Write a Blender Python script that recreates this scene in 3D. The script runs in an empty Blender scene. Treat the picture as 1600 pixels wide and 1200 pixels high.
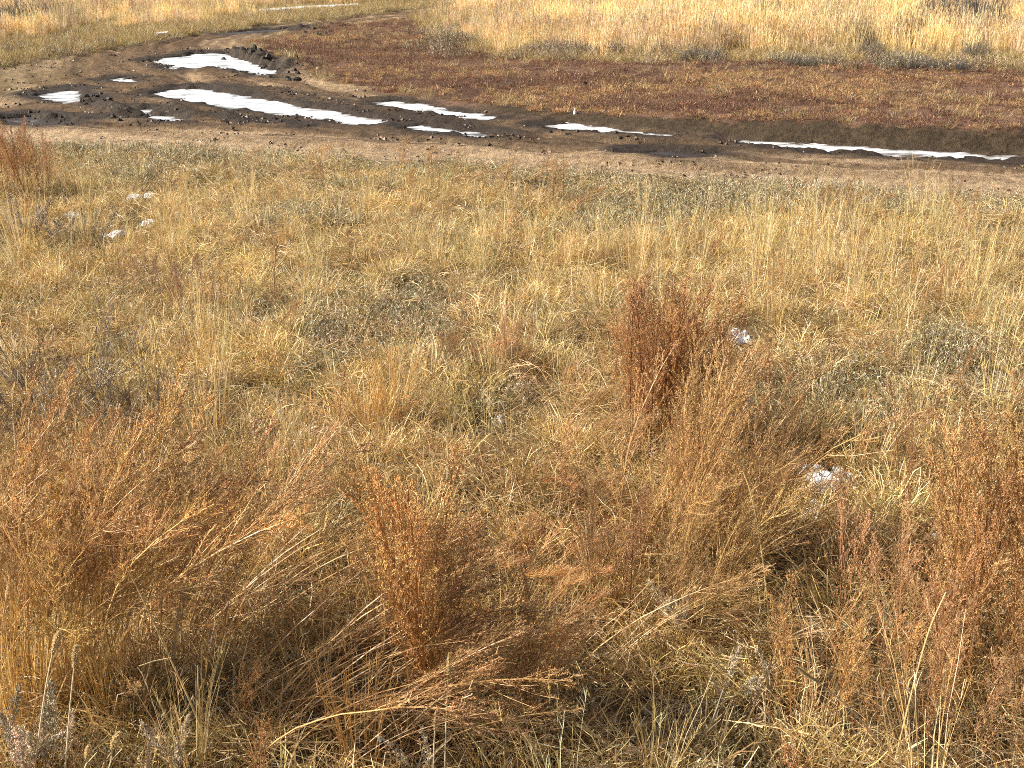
import bpy, math, random
import numpy as np
from math import radians as R, sin, cos, pi
from mathutils import Vector, Matrix

random.seed(7)
rng = np.random.default_rng(11)
sc = bpy.context.scene
col = sc.collection

# ------------------------------------------------------------------ camera, light, exposure
CAM_H, PITCH, F = 2.04, R(20.36), 1900.0
cd = bpy.data.cameras.new('camera')
cam = bpy.data.objects.new('camera', cd); col.objects.link(cam)
cam.location = (0, 0, CAM_H)
cam.rotation_euler = (pi / 2 - PITCH, 0, 0)
cd.sensor_width = 36.0
cd.lens = 36.0 * F / 1600.0
cd.clip_start = 0.05
cd.clip_end = 9000
sc.camera = cam

SUN_EL, SUN_AZ = R(37), R(-88)          # azimuth measured from the view direction, negative = to the left
w = bpy.data.worlds.new('World'); sc.world = w; w.use_nodes = True
nt = w.node_tree
sky = nt.nodes.new('ShaderNodeTexSky'); sky.sky_type = 'NISHITA'; sky.sun_disc = False
sky.sun_elevation = SUN_EL; sky.sun_rotation = SUN_AZ
sky.air_density = 1.0; sky.dust_density = 5.0; sky.ozone_density = 1.0
bg = nt.nodes['Background']; bg.inputs['Strength'].default_value = 0.085
nt.links.new(sky.outputs[0], bg.inputs['Color'])
sl = bpy.data.lights.new('sun', 'SUN'); sl.energy = 4.9; sl.angle = R(0.6); sl.color = (1.0, 0.955, 0.85)
sun = bpy.data.objects.new('sun', sl); col.objects.link(sun)
sd_ = Vector((sin(SUN_AZ) * cos(SUN_EL), cos(SUN_AZ) * cos(SUN_EL), sin(SUN_EL)))
sun.rotation_euler = sd_.to_track_quat('Z', 'Y').to_euler()
sun.location = sd_ * 30
vs = sc.view_settings
vs.view_transform = 'Standard'; vs.look = 'None'; vs.gamma = 1.0; vs.use_curve_mapping = False
vs.exposure = 0.92
sc.render.engine = 'CYCLES'
cy = sc.cycles
cy.use_denoising = False
cy.max_bounces = 5; cy.diffuse_bounces = 3; cy.glossy_bounces = 2; cy.transmission_bounces = 2; cy.transparent_max_bounces = 4
cy.use_adaptive_sampling = False
cy.sample_clamp_indirect = 6.0
cy.pixel_filter_type = 'BLACKMAN_HARRIS'; cy.filter_width = 0.95
sc.render.use_persistent_data = False

# ------------------------------------------------------------------ survey helpers
CT, ST = cos(PITCH), sin(PITCH)

def unproj(u, v, z=0.0):
    """photo pixel -> point of the place on the level z"""
    a = (np.asarray(u, float) - 800) / F; b = (np.asarray(v, float) - 600) / F
    dx, dy, dz = a, CT - b * ST, -ST - b * CT
    t = (z - CAM_H) / dz
    return t * dx, t * dy

def proj(x, y, z=0.0):
    zz = z - CAM_H
    dep = y * CT - zz * ST
    dep = np.where(dep > 0.05, dep, 0.05)
    return 800 + F * x / dep, 600 - F * (y * ST + zz * CT) / dep

class Noise:
    def __init__(s, seed):
        s.t = np.random.default_rng(seed).random((256, 256))
    def at(s, x, y):
        xi = np.floor(x).astype(int); yi = np.floor(y).astype(int)
        fx = x - xi; fy = y - yi
        fx = fx * fx * (3 - 2 * fx); fy = fy * fy * (3 - 2 * fy)
        t = s.t; x0 = xi & 255; x1 = (xi + 1) & 255; y0 = yi & 255; y1 = (yi + 1) & 255
        return (t[x0, y0] * (1 - fx) + t[x1, y0] * fx) * (1 - fy) + (t[x0, y1] * (1 - fx) + t[x1, y1] * fx) * fy
    def fbm(s, x, y, o=4):
        v = 0; a = 0.5; n = 0
        for k in range(o):
            v = v + a * s.at(x + 17.3 * k, y - 9.1 * k); n += a; a *= 0.5
            x = x * 2.03; y = y * 2.03
        return v / n
N = [Noise(k) for k in range(12)]

def sstep(a, b, x):
    t = np.clip((x - a) / (b - a), 0, 1); return t * t * (3 - 2 * t)

def poly_sd(x, y, P, lim=2.0):
    """signed distance to a polygon, negative inside; exact within lim of it"""
    P = np.asarray(P, float)
    out = np.full(x.shape, lim)
    m = (x > P[:, 0].min() - lim) & (x < P[:, 0].max() + lim) & (y > P[:, 1].min() - lim) & (y < P[:, 1].max() + lim)
    if not m.any(): return out
    X = x[m]; Y = y[m]
    d2 = np.full(X.shape, 1e9); ins = np.zeros(X.shape, bool)
    n = len(P)
    for i in range(n):
        ax, ay = P[i]; bx, by = P[(i + 1) % n]
        ex, ey = bx - ax, by - ay
        L = ex * ex + ey * ey + 1e-12
        t = np.clip(((X - ax) * ex + (Y - ay) * ey) / L, 0, 1)
        d2 = np.minimum(d2, (X - ax - t * ex) ** 2 + (Y - ay - t * ey) ** 2)
        if abs(ey) > 1e-12:
            c = ((ay > Y) != (by > Y)) & (X < ex * (Y - ay) / ey + ax)
            ins ^= c
    d = np.sqrt(d2)
    out[m] = np.where(ins, -d, np.minimum(d, lim))
    return out

def world(pts, z=0.0):
    a = np.array(pts, float)
    x, y = unproj(a[:, 0], a[:, 1], z)
    return np.stack([x, y], 1)

NEAR_EDGE = [(-500, 190), (-300, 198), (0, 212), (200, 222), (400, 231), (600, 243), (800, 257), (1000, 270), (1200, 282), (1400, 293), (1600, 304), (1900, 322), (2300, 350)]
BANK_FOOT = [(2300, 277), (1900, 257), (1600, 240), (1400, 231), (1200, 218), (1000, 201), (850, 185), (760, 175)]
INNER = [(760, 174), (650, 153), (560, 133), (490, 116), (455, 104), (415, 82), (395, 66), (440, 58), (500, 50), (560, 41), (640, 29)]
W_ROAD = np.concatenate([world([(a, b + 5) for a, b in NEAR_EDGE]), world(BANK_FOOT + INNER, -.05), world([(700, 18), (780, 7), (860, -2), (800, -9), (700, 5), (560, 23), (450, 35), (300, 52), (150, 77), (0, 99), (-300, 138), (-500, 160)])])
RED_TOP = [(655, 38), (680, 60), (740, 77), (830, 92), (1000, 103), (1250, 105), (1450, 113), (1600, 121), (1900, 138), (2300, 160)]
W_RED = np.concatenate([world(BANK_FOOT + INNER, -.05), world(RED_TOP, .06)])
W_FOOT = world(BANK_FOOT[::-1], -.05)
W_TRACK = world([(0, 28), (330, 17), (560, 5), (780, -5), (780, 0), (560, 11), (330, 24), (0, 35), (-300, 50), (-300, 42)])
PUD = [
    ([(232, 97), (258, 90), (285, 88), (300, 84), (358, 83), (372, 90), (398, 97), (418, 106), (440, 110), (434, 118), (405, 119), (380, 113), (330, 104), (292, 110), (262, 109), (268, 103), (250, 99)],
     'broad frozen puddle of white glare below the dark clod ridge', 0.7),
    ([(226, 149), (260, 141), (310, 137), (360, 146), (430, 158), (505, 171), (560, 181), (612, 191), (590, 196), (540, 193), (470, 185), (400, 175), (350, 168), (290, 158)],
     'longest white frozen puddle in the middle of the muddy track', 0.7),
    ([(50, 152), (80, 143), (110, 140), (131, 142), (130, 161), (105, 163), (78, 158)],
     'white frozen puddle ending at the upright mud clods', 0.6),
    ([(160, 127), (190, 122), (216, 125), (214, 130), (185, 131)],
     'small white frozen puddle alone between two muddy ridges', 0.75),
    ([(584, 161), (615, 158), (660, 162), (715, 172), (770, 181), (802, 185), (760, 188), (705, 182), (650, 180), (612, 174)],
     'white frozen puddle touching the foot of the red field', 0.75),
    ([(634, 198), (665, 196), (700, 201), (735, 207), (780, 213), (750, 217), (715, 211), (680, 209), (650, 204)],
     'narrow white frozen puddle nearest the sandy road edge', 0.6),
    ([(848, 197), (880, 191), (930, 197), (1000, 205), (1050, 212), (1010, 214), (940, 209), (880, 204)],
     'slim white frozen puddle beside the pale stake', 0.65),
    ([(1140, 219), (1200, 220), (1300, 226), (1430, 234), (1560, 242), (1680, 250), (1520, 250), (1400, 246), (1280, 238), (1195, 229)],
     'long streaky icy wheel rut under the dark bank', 0.62),
    ([(190, 170), (245, 171), (240, 178), (262, 182), (290, 187), (272, 191), (240, 186), (215, 180)],
     'broken icy puddle beside the dark muddy ridge', 0.65),
    ([(0, 186), (40, 181), (80, 186), (130, 189), (110, 194), (60, 197), (10, 193)],
     'dark churned wet puddle with thin glints', 0.05),
    ([(985, 241), (1040, 237), (1115, 243), (1080, 246), (1020, 246)],
     'dark wet shallow puddle in the sandy near lane', 0.05),
    ([(330, 52), (400, 48), (485, 43), (490, 46), (420, 52), (350, 57)],
     'thin dark wet rut puddle on the far bend', 0.15),
]
PW = [world(p[0], -0.06) for p in PUD]
PZ = -0.062
RIDGES = [([(358, 82), (392, 87), (420, 97), (450, 105), (472, 104)], .14, .30, 1.0), ([(134, 162), (139, 150), (150, 150), (165, 165), (188, 173)], .055, .13, 1.0), ([(470, 47), (495, 44), (520, 44)], .13, .4, 1.0),
          ([(170, 168), (240, 166), (300, 172), (380, 182), (470, 192)], .05, .35, .8), ([(0, 180), (60, 178), (120, 182)], .04, .3, .8), ([(330, 128), (430, 138), (520, 152), (600, 168), (720, 190)], .035, .3, .6), ([(560, 205), (640, 208), (760, 222)], .03, .25, .4)]
RW = [(world(p, 0), h, wd, k) for p, h, wd, k in RIDGES]
def line_d(x, y, P):
    d = np.full(x.shape, 9e9)
    for (ax, ay), (bx, by) in zip(P[:-1], P[1:]):
        ex, ey = bx - ax, by - ay
        t = np.clip(((x - ax) * ex + (y - ay) * ey) / (ex * ex + ey * ey), 0, 1)
        d = np.minimum(d, (x - ax - t * ex) ** 2 + (y - ay - t * ey) ** 2)
    return np.sqrt(d)

def bank_h(x):
    return 0.14 * sstep(-0.8, 4.5, x)

def foot_sd(x, y):
    fy = np.interp(x, W_FOOT[:, 0], W_FOOT[:, 1])
    return y - fy

NEAR_W = world(NEAR_EDGE)
def near_t(x, y):
    return y - np.interp(x, NEAR_W[:, 0], NEAR_W[:, 1])

def fields(x, y):
    """terrain height and masks for arrays of ground points"""
    x = np.asarray(x, float); y = np.asarray(y, float)
    f = {}
    nz = N[0].fbm(x * 0.9, y * 0.9, 3) - 0.5
    jit = (N[1].fbm(x * 2.2, y * 2.2, 3) - 0.5)
    rs = poly_sd(x, y, W_ROAD, 4.0) + jit * 0.5
    es = poly_sd(x, y, W_RED, 7.0) + jit * 0.35
    f['road_sd'] = rs; f['red_sd'] = es
    road = 1 - sstep(-0.15, 0.2, rs)
    red = 1 - sstep(-0.1, 0.25, es)
    trk = 1 - sstep(-0.3, 0.3, poly_sd(x, y, W_TRACK, 2.0))
    f['road'] = road; f['red'] = red; f['trk'] = trk
    t = near_t(x, y); f['t'] = t
    z = nz * 0.10 + (N[2].fbm(x * 4, y * 4, 3) - 0.5) * 0.05
    z = z + 0.03 * np.sin(x * 0.7 + 1) * np.exp(-((y - 7) / 4) ** 2)
    bh = (bank_h(x) + (N[7].fbm(x * 5, y * 5, 3) - .5) * .07 * sstep(-.8, 2, x) * sstep(.7, .3, foot_sd(x, y))) * sstep(0.0, 0.36, foot_sd(x, y) + jit * 0.07)
    far = sstep(9, 12, y)
    z = z * (1 - 0.5 * far)
    zr = -0.045 + (N[3].fbm(x * 0.7, t * 3.2, 4) - 0.5) * 0.085 + (N[4].fbm(x * 6, y * 6, 3) - 0.5) * 0.028
    zr = zr + 0.012 * np.sin(t * 9 + 2 * (N[5].fbm(x * .5, y * .5, 2) - .5) * 4) * sstep(0.3, 0.8, t)
    for tc, dp in ((.75, .022), (2.05, .03), (1.25, .016), (2.7, .02)):
        wob = (N[10].fbm(x * .35 + tc * 9, x * 0 + tc, 2) - .5) * .55
        dd_ = (t - tc - wob) / .11
        zr = zr - dp * np.exp(-dd_ ** 4) * (.7 + .6 * N[11].fbm(x * 1.2, t * 1.2 + tc, 2)) + .4 * dp * np.exp(-((np.abs(dd_) - 1.45) / .4) ** 2) + .006 * np.exp(-dd_ ** 4) * np.sin(x * 48 + np.abs(dd_) * 3)
    for rc, dp in ((.5, .02), (1.9, .03), (2.5, .02), (3.4, .025)):
        dd_ = (es - jit * .35 - rc - (N[5].fbm(x * .4, y * .4 + rc * 5, 2) - .5) * .7) / .13
        zr = zr - (dp * np.exp(-dd_ ** 4) - .4 * dp * np.exp(-((np.abs(dd_) - 1.45) / .4) ** 2)) * sstep(13.5, 15.5, y)
    z = z * (1 - road) + zr * road + bh
    rmud = np.zeros_like(x)
    for P, hh, wd, kk in RW:
        m_ = (x > P[:, 0].min() - 1.5) & (x < P[:, 0].max() + 1.5) & (y > P[:, 1].min() - 1.5) & (y < P[:, 1].max() + 1.5)
        if m_.any():
            b_ = np.exp(-(line_d(x[m_], y[m_], P) / wd) ** 2)
            z[m_] += hh * b_ * (0.35 + 1.3 * N[7].fbm(x[m_] * 7, y[m_] * 7, 3)); rmud[m_] = np.maximum(rmud[m_], b_ * kk)
    wet = np.zeros_like(x); ps = np.full(x.shape, 2.0)
    for P in PW:
        s = poly_sd(x, y, P, 2.0)
        ps = np.minimum(ps, s)
    f['pud_sd'] = ps
    pn = (N[6].fbm(x * 5, y * 5, 3) - 0.5) * 0.24 + (N[7].fbm(x * 14, y * 9, 2) - 0.5) * 0.16
    sp = ps + pn
    rim = sstep(0.6, 0.2, ps) * road
    z = z * (1 - rim) + np.maximum(z, PZ + 0.006 + 0.05 * sstep(0.0, 0.35, sp)) * rim
    basin = sstep(0.03, -0.12, sp)
    z = z * (1 - basin) + (PZ - 0.045 + (N[7].fbm(x * 9, y * 9, 3) - 0.42) * 0.06) * basin
    wet = np.maximum(sstep(0.55, 0.05, ps + (N[8].fbm(x * 1.7, y * 3.5, 3) - 0.5) * 0.6), 0)
    f['wet'] = np.maximum(wet * road, sstep(.25, .8, rmud + (N[9].fbm(x * 6, y * 6, 3) - .5) * .5))
    f['z'] = z
    return f

def height(x, y):
    return float(fields(np.array([x]), np.array([y]))['z'][0])

def ground_at(u, v):
    z = 0.0
    for _ in range(6):
        x, y = unproj(u, v, z); z = height(float(x), float(y))
    return Vector((float(x), float(y), z))

# ------------------------------------------------------------------ materials
def new_mat(name):
    m = bpy.data.materials.new(name); m.use_nodes = True
    t = m.node_tree; t.nodes.clear()
    o = t.nodes.new('ShaderNodeOutputMaterial')
    return m, t, o

def attr(t, name, kind='GEOMETRY'):
    a = t.nodes.new('ShaderNodeAttribute'); a.attribute_name = name; a.attribute_type = kind; return a

def mul(t, a, b):
    n = t.nodes.new('ShaderNodeMix'); n.data_type = 'RGBA'; n.blend_type = 'MULTIPLY'; n.inputs[0].default_value = 1
    t.links.new(a, n.inputs[6]); t.links.new(b, n.inputs[7]); return n.outputs[2]

def plant_mat(name, instanced, transl=0.35):
    m, t, o = new_mat(name)
    c = attr(t, 'Col')
    if instanced:
        k = attr(t, 'tint', 'INSTANCER').outputs['Color']
    else:
        k = t.nodes.new('ShaderNodeObjectInfo').outputs['Color']
    c = mul(t, c.outputs['Color'], k)
    d = t.nodes.new('ShaderNodeBsdfDiffuse'); tr = t.nodes.new('ShaderNodeBsdfTranslucent')
    mx = t.nodes.new('ShaderNodeMixShader'); mx.inputs[0].default_value = transl
    t.links.new(c, d.inputs[0]); t.links.new(c, tr.inputs[0])
    t.links.new(d.outputs[0], mx.inputs[1]); t.links.new(tr.outputs[0], mx.inputs[2])
    g = t.nodes.new('ShaderNodeBsdfGlossy'); g.inputs['Roughness'].default_value = 0.45
    m2 = t.nodes.new('ShaderNodeMixShader'); m2.inputs[0].default_value = 0.035
    t.links.new(mx.outputs[0], m2.inputs[1]); t.links.new(g.outputs[0], m2.inputs[2])
    t.links.new(m2.outputs[0], o.inputs[0])
    return m

M_GRASS = plant_mat('dry_grass_field', True, 0.3)
M_PLANT = plant_mat('dry_plant', False, 0.28)

def ground_mat():
    m, t, o = new_mat('soil')
    p = t.nodes.new('ShaderNodeBsdfPrincipled')
    c = attr(t, 'Col').outputs['Color']; wt = attr(t, 'wet').outputs['Fac']
    g = t.nodes.new('ShaderNodeNewGeometry')
    def noise(scale, det, rough=0.6):
        n = t.nodes.new('ShaderNodeTexNoise'); n.inputs['Scale'].default_value = scale
        n.inputs['Detail'].default_value = det; n.inputs['Roughness'].default_value = rough
        t.links.new(g.outputs['Position'], n.inputs['Vector']); return n.outputs['Fac']
    def remap(src, a, b):
        n = t.nodes.new('ShaderNodeMapRange'); n.inputs[1].default_value = 0.3; n.inputs[2].default_value = 0.7
        n.inputs[3].default_value = a; n.inputs[4].default_value = b
        t.links.new(src, n.inputs[0]); return n.outputs[0]
    n1 = noise(14, 5); n2 = noise(75, 4)
    c = mul(t, c, remap(n1, 0.6, 1.4)); c = mul(t, c, remap(n2, 0.5, 1.5))
    t.links.new(c, p.inputs['Base Color'])
    rr = t.nodes.new('ShaderNodeMapRange'); rr.inputs[3].default_value = 1.0; rr.inputs[4].default_value = 0.6
    t.links.new(wt, rr.inputs[0]); t.links.new(rr.outputs[0], p.inputs['Roughness'])
    p.inputs['Specular IOR Level'].default_value = 0.12
    ad = t.nodes.new('ShaderNodeMath'); ad.operation = 'MULTIPLY_ADD'
    t.links.new(n1, ad.inputs[0]); ad.inputs[1].default_value = 1.6; t.links.new(n2, ad.inputs[2])
    b = t.nodes.new('ShaderNodeBump'); b.inputs['Strength'].default_value = 0.9; b.inputs['Distance'].default_value = 0.022
    t.links.new(ad.outputs[0], b.inputs['Height']); t.links.new(b.outputs[0], p.inputs['Normal'])
    t.links.new(p.outputs[0], o.inputs[0])
    return m
M_SOIL = ground_mat()

def ice_mat(name, white):
    m, t, o = new_mat(name)
    p = t.nodes.new('ShaderNodeBsdfPrincipled')
    g = t.nodes.new('ShaderNodeNewGeometry')
    mp = t.nodes.new('ShaderNodeMapping'); mp.inputs['Scale'].default_value = (1.0, 2.6, 1)
    t.links.new(g.outputs['Position'], mp.inputs['Vector'])
    n = t.nodes.new('ShaderNodeTexNoise'); n.inputs['Scale'].default_value = 2.4; n.inputs['Detail'].default_value = 7; n.inputs['Roughness'].default_value = 0.68
    n.inputs['Distortion'].default_value = 0.8
    t.links.new(mp.outputs[0], n.inputs['Vector'])
    sh = attr(t, 'shore').outputs['Fac']
    k1 = t.nodes.new('ShaderNodeMapRange'); k1.inputs[1].default_value = -.02; k1.inputs[2].default_value = .16; k1.inputs[3].default_value = -.13; k1.inputs[4].default_value = .06
    t.links.new(sh, k1.inputs[0])
    ad = t.nodes.new('ShaderNodeMath'); ad.operation = 'ADD'; t.links.new(n.outputs['Fac'], ad.inputs[0]); t.links.new(k1.outputs[0], ad.inputs[1])
    r = t.nodes.new('ShaderNodeValToRGB'); e = r.color_ramp.elements
    p0 = 0.60 - 0.36 * white
    e[0].position = p0; e[0].color = (0.09, 0.077, 0.065, 1) if white > .2 else (.035, .026, .02, 1)
    e[1].position = p0 + .26; e[1].color = (0.84, 0.86, 0.88, 1)
    m1 = e.new(p0 + .07); m1.color = (0.30, 0.29, 0.28, 1) if white > .2 else (.06, .05, .04, 1)
    m2 = e.new(p0 + .15); m2.color = (0.60, 0.61, 0.62, 1) if white > .2 else (.2, .18, .16, 1)
    t.links.new(ad.outputs[0], r.inputs[0]); t.links.new(r.outputs[0], p.inputs['Base Color'])
    r2 = t.nodes.new('ShaderNodeMapRange'); r2.inputs[1].default_value = 0.35; r2.inputs[2].default_value = 0.65; r2.inputs[3].default_value = 0.07 if white > .2 else .3; r2.inputs[4].default_value = 0.3 if white > .2 else .7
    t.links.new(n.outputs['Fac'], r2.inputs[0]); t.links.new(r2.outputs[0], p.inputs['Roughness'])
    p.inputs['IOR'].default_value = 1.33
    b = t.nodes.new('ShaderNodeBump'); b.inputs['Strength'].default_value = 0.25; b.inputs['Distance'].default_value = 0.01
    t.links.new(n.outputs['Fac'], b.inputs['Height']); t.links.new(b.outputs[0], p.inputs['Normal'])
    t.links.new(p.outputs[0], o.inputs[0])
    return m

def simple_mat(name, c, rough=0.9, var=0.35, scale=20, bump=0.01, spec=0.3):
    m, t, o = new_mat(name)
    p = t.nodes.new('ShaderNodeBsdfPrincipled'); p.inputs['Roughness'].default_value = rough
    p.inputs['Specular IOR Level'].default_value = spec
    g = t.nodes.new('ShaderNodeTexCoord')
    n = t.nodes.new('ShaderNodeTexNoise'); n.inputs['Scale'].default_value = scale; n.inputs['Detail'].default_value = 5
    t.links.new(g.outputs['Object'], n.inputs['Vector'])
    r = t.nodes.new('ShaderNodeMapRange'); r.inputs[1].default_value = 0.3; r.inputs[2].default_value = 0.7
    r.inputs[3].default_value = 1 - var; r.inputs[4].default_value = 1 + var
    t.links.new(n.outputs['Fac'], r.inputs[0])
    rgb = t.nodes.new('ShaderNodeRGB'); rgb.outputs[0].default_value = (*c, 1)
    t.links.new(mul(t, rgb.outputs[0], r.outputs[0]), p.inputs['Base Color'])
    b = t.nodes.new('ShaderNodeBump'); b.inputs['Strength'].default_value = 0.8; b.inputs['Distance'].default_value = bump
    t.links.new(n.outputs['Fac'], b.inputs['Height']); t.links.new(b.outputs[0], p.inputs['Normal'])
    t.links.new(p.outputs[0], o.inputs[0])
    return m
M_CLOD = simple_mat('wet_mud_clod', (0.046, 0.034, 0.024), 0.7, 0.5, 14, 0.02)
M_SNOW = simple_mat('old_snow', (0.88, 0.89, 0.90), 0.6, 0.06, 30, 0.01)
M_STONE = simple_mat('pale_stone', (0.42, 0.33, 0.2), 0.9, 0.3, 18, 0.01)
M_STAKE = simple_mat('pale_stake', (0.7, 0.66, 0.58), 0.8, 0.15, 18, 0.004)
M_STUMP = simple_mat('dark_wood', (0.03, 0.022, 0.016), 0.9, 0.4, 18, 0.01)

# ------------------------------------------------------------------ ground
def axis(lo, hi, step, far, grow=1.22):
    a = list(np.arange(lo, hi, step)); s = step
    up = [a[-1]]
    while up[-1] < far: s *= grow; up.append(up[-1] + s)
    s = step; dn = [a[0]]
    while dn[-1] > -far: s *= grow; dn.append(dn[-1] - s)
    return np.array(dn[:0:-1] + a + up[1:])
gx = axis(-11.5, 11.5, 0.045, 4000)
def yaxis():
    a = list(np.arange(-1.0, 9.2, 0.09)) + list(np.arange(9.2, 23.5, 0.038)) + list(np.arange(23.5, 48, 0.11))
    s = 0.11; up = [a[-1]]
    while up[-1] < 4000: s *= 1.22; up.append(up[-1] + s)
    s = 0.09; dn = [a[0]]
    while dn[-1] > -4000: s *= 1.3; dn.append(dn[-1] - s)
    return np.array(dn[:0:-1] + a + up[1:])
gy = yaxis()
GX, GY = np.meshgrid(gx, gy)
fl = fields(GX.ravel(), GY.ravel())
def mixc(a, b, k):
    return a * (1 - k[:, None]) + b * k[:, None]
def ground_color(x, y, f):
    n1 = N[1].fbm(x * 1.3, y * 1.3, 4); n2 = N[9].fbm(x * 7, y * 7, 3)
    grass = np.array([0.15, 0.105, 0.055]); dark = np.array([0.07, 0.05, 0.03])
    c = np.broadcast_to(grass, (len(x), 3)).copy()
    c = mixc(c, dark, sstep(0.45, 0.65, n2))
    # dirt road: dry sandy near lane, damp brown middle, olive brown outer bend
    kk = sstep(14.0, 17.0, y)
    t = f['t'] * (1 - kk) + f['red_sd'] * kk
    streak = N[3].fbm(x * 0.35, t * 2.6, 4); st2 = N[5].fbm(x * 0.9, t * 8, 3)
    dry = np.array([0.34, 0.238, 0.142]); brown = np.array([0.13, 0.083, 0.047]); mud = np.array([0.040, 0.028, 0.019])
    d = np.broadcast_to(brown, (len(x), 3)).copy()
    d = mixc(d, dry, np.clip(sstep(1.9, 0.3, t) * (1 - kk) * 0.85 + sstep(0.47, 0.66, streak) * 0.75, 0, 1))
    d = mixc(d, np.array([0.085, 0.052, 0.03]), sstep(0.5, 0.66, st2) * 0.8 * sstep(0.3, 1.2, t))
    out = sstep(15.5, 19, y) * sstep(2.5, 5, f['red_sd'])
    d = mixc(d, np.array([0.17, 0.122, 0.06]), out * 0.7)
    mid = sstep(1.3, 2.0, f['t']) * sstep(-.4, .2, f['road_sd'] + 1.0) * sstep(14, 12.5, y)
    d = mixc(d, np.array([0.075, 0.05, 0.032]), sstep(.42, .6, n1) * .6 * sstep(1.0, 1.8, f['t']) * (1 - kk))
    st3 = N[11].fbm(x * 0.22, t * 16, 3)
    d = d * (0.72 + .56 * st3[:, None])
    d = mixc(d, mud, np.clip(f['wet'] * 1.15, 0, 1))
    c = mixc(c, d, f['road'])
    red = np.array([0.15, 0.085, 0.055])
    r = mixc(np.broadcast_to(red, (len(x), 3)), np.array([0.09, 0.05, 0.032]), sstep(0.45, 0.62, n1))
    c = mixc(c, r, f['red'])
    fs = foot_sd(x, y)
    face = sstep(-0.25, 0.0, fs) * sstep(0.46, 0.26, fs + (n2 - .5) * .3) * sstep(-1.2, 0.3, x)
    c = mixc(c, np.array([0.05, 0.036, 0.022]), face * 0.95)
    c = mixc(c, np.array([0.24, 0.19, 0.14]), f['trk'])
    far = sstep(17, 20, y) * (1 - f['road']) * (1 - f['red']) * (1 - f['trk'])
    c = mixc(c, np.array([0.26, 0.19, 0.10]), far * 0.8)
    return c
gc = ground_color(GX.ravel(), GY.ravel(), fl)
ny, nx = GX.shape
ii = np.arange(ny * nx).reshape(ny, nx)
quads = np.stack([ii[:-1, :-1], ii[:-1, 1:], ii[1:, 1:], ii[1:, :-1]], -1).reshape(-1, 4)
rq = fl['road_sd'][quads].mean(1); eq = fl['red_sd'][quads].mean(1)
cls = np.where(rq < 0.05, 1, np.where(eq < 0.05, 2, 0))
P3 = np.stack([GX.ravel(), GY.ravel(), fl['z']], 1)
def sheet(name, sel):
    q = quads[sel]; used, inv = np.unique(q, return_inverse=True); q = inv.reshape(-1, 4)
    me = bpy.data.meshes.new(name)
    me.vertices.add(len(used)); me.vertices.foreach_set('co', P3[used].astype(np.float32).ravel())
    me.loops.add(q.size); me.loops.foreach_set('vertex_index', q.astype(np.int32).ravel())
    me.polygons.add(len(q)); me.polygons.foreach_set('loop_start', np.arange(0, q.size, 4, dtype=np.int32))
    me.polygons.foreach_set('use_smooth', np.ones(len(q), bool))
    me.update(calc_edges=True)
    a = me.attributes.new('Col', 'FLOAT_COLOR', 'POINT')
    a.data.foreach_set('color', np.concatenate([gc[used], np.ones((len(used), 1))], 1).astype(np.float32).ravel())
    a = me.attributes.new('wet', 'FLOAT', 'POINT'); a.data.foreach_set('value', fl['wet'][used].astype(np.float32))
    me.materials.append(M_SOIL)
    o = bpy.data.objects.new(name, me); col.objects.link(o); o['kind'] = 'structure'
    return o
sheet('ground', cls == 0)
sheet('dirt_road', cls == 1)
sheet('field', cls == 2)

# ------------------------------------------------------------------ tagging
def tag(o, label, cat, group=None, kind=None):
    if label: o['label'] = label
    if cat: o['category'] = cat
    if group: o['group'] = group
    if kind: o['kind'] = kind
    return o

# ------------------------------------------------------------------ puddles
for (pts, label, white), P in zip(PUD, PW):
    c = P.mean(0); h_ = .035
    ax_ = np.arange(P[:, 0].min() - .3, P[:, 0].max() + .3, h_ * 1.2); ay_ = np.arange(P[:, 1].min() - .3, P[:, 1].max() + .3, h_)
    AX, AY = np.meshgrid(ax_, ay_); sd = poly_sd(AX.ravel(), AY.ravel(), P, 1.0)
    pn_ = (N[6].fbm(AX.ravel() * 5, AY.ravel() * 5, 3) - 0.5) * 0.24 + (N[7].fbm(AX.ravel() * 14, AY.ravel() * 9, 2) - 0.5) * 0.16
    idx = np.arange(AX.size).reshape(AX.shape)
    qd = np.stack([idx[:-1, :-1], idx[:-1, 1:], idx[1:, 1:], idx[1:, :-1]], -1).reshape(-1, 4)
    qd = qd[(sd[qd] < .15).any(1)]
    us, inv = np.unique(qd, return_inverse=True); qd = inv.reshape(-1, 4)
    me = bpy.data.meshes.new('puddle')
    me.from_pydata([(float(p_) - c[0], float(q_) - c[1], 0.0) for p_, q_ in zip(AX.ravel()[us], AY.ravel()[us])], [], qd.tolist())
    at_ = me.attributes.new('shore', 'FLOAT', 'POINT'); at_.data.foreach_set('value', (-(sd + pn_))[us].astype(np.float32))
    me.materials.append(ice_mat('puddle_ice', white))
    o = bpy.data.objects.new('puddle', me); o.location = (c[0], c[1], PZ); col.objects.link(o)
    tag(o, label, 'puddle', 'puddles in the muddy track')

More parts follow.
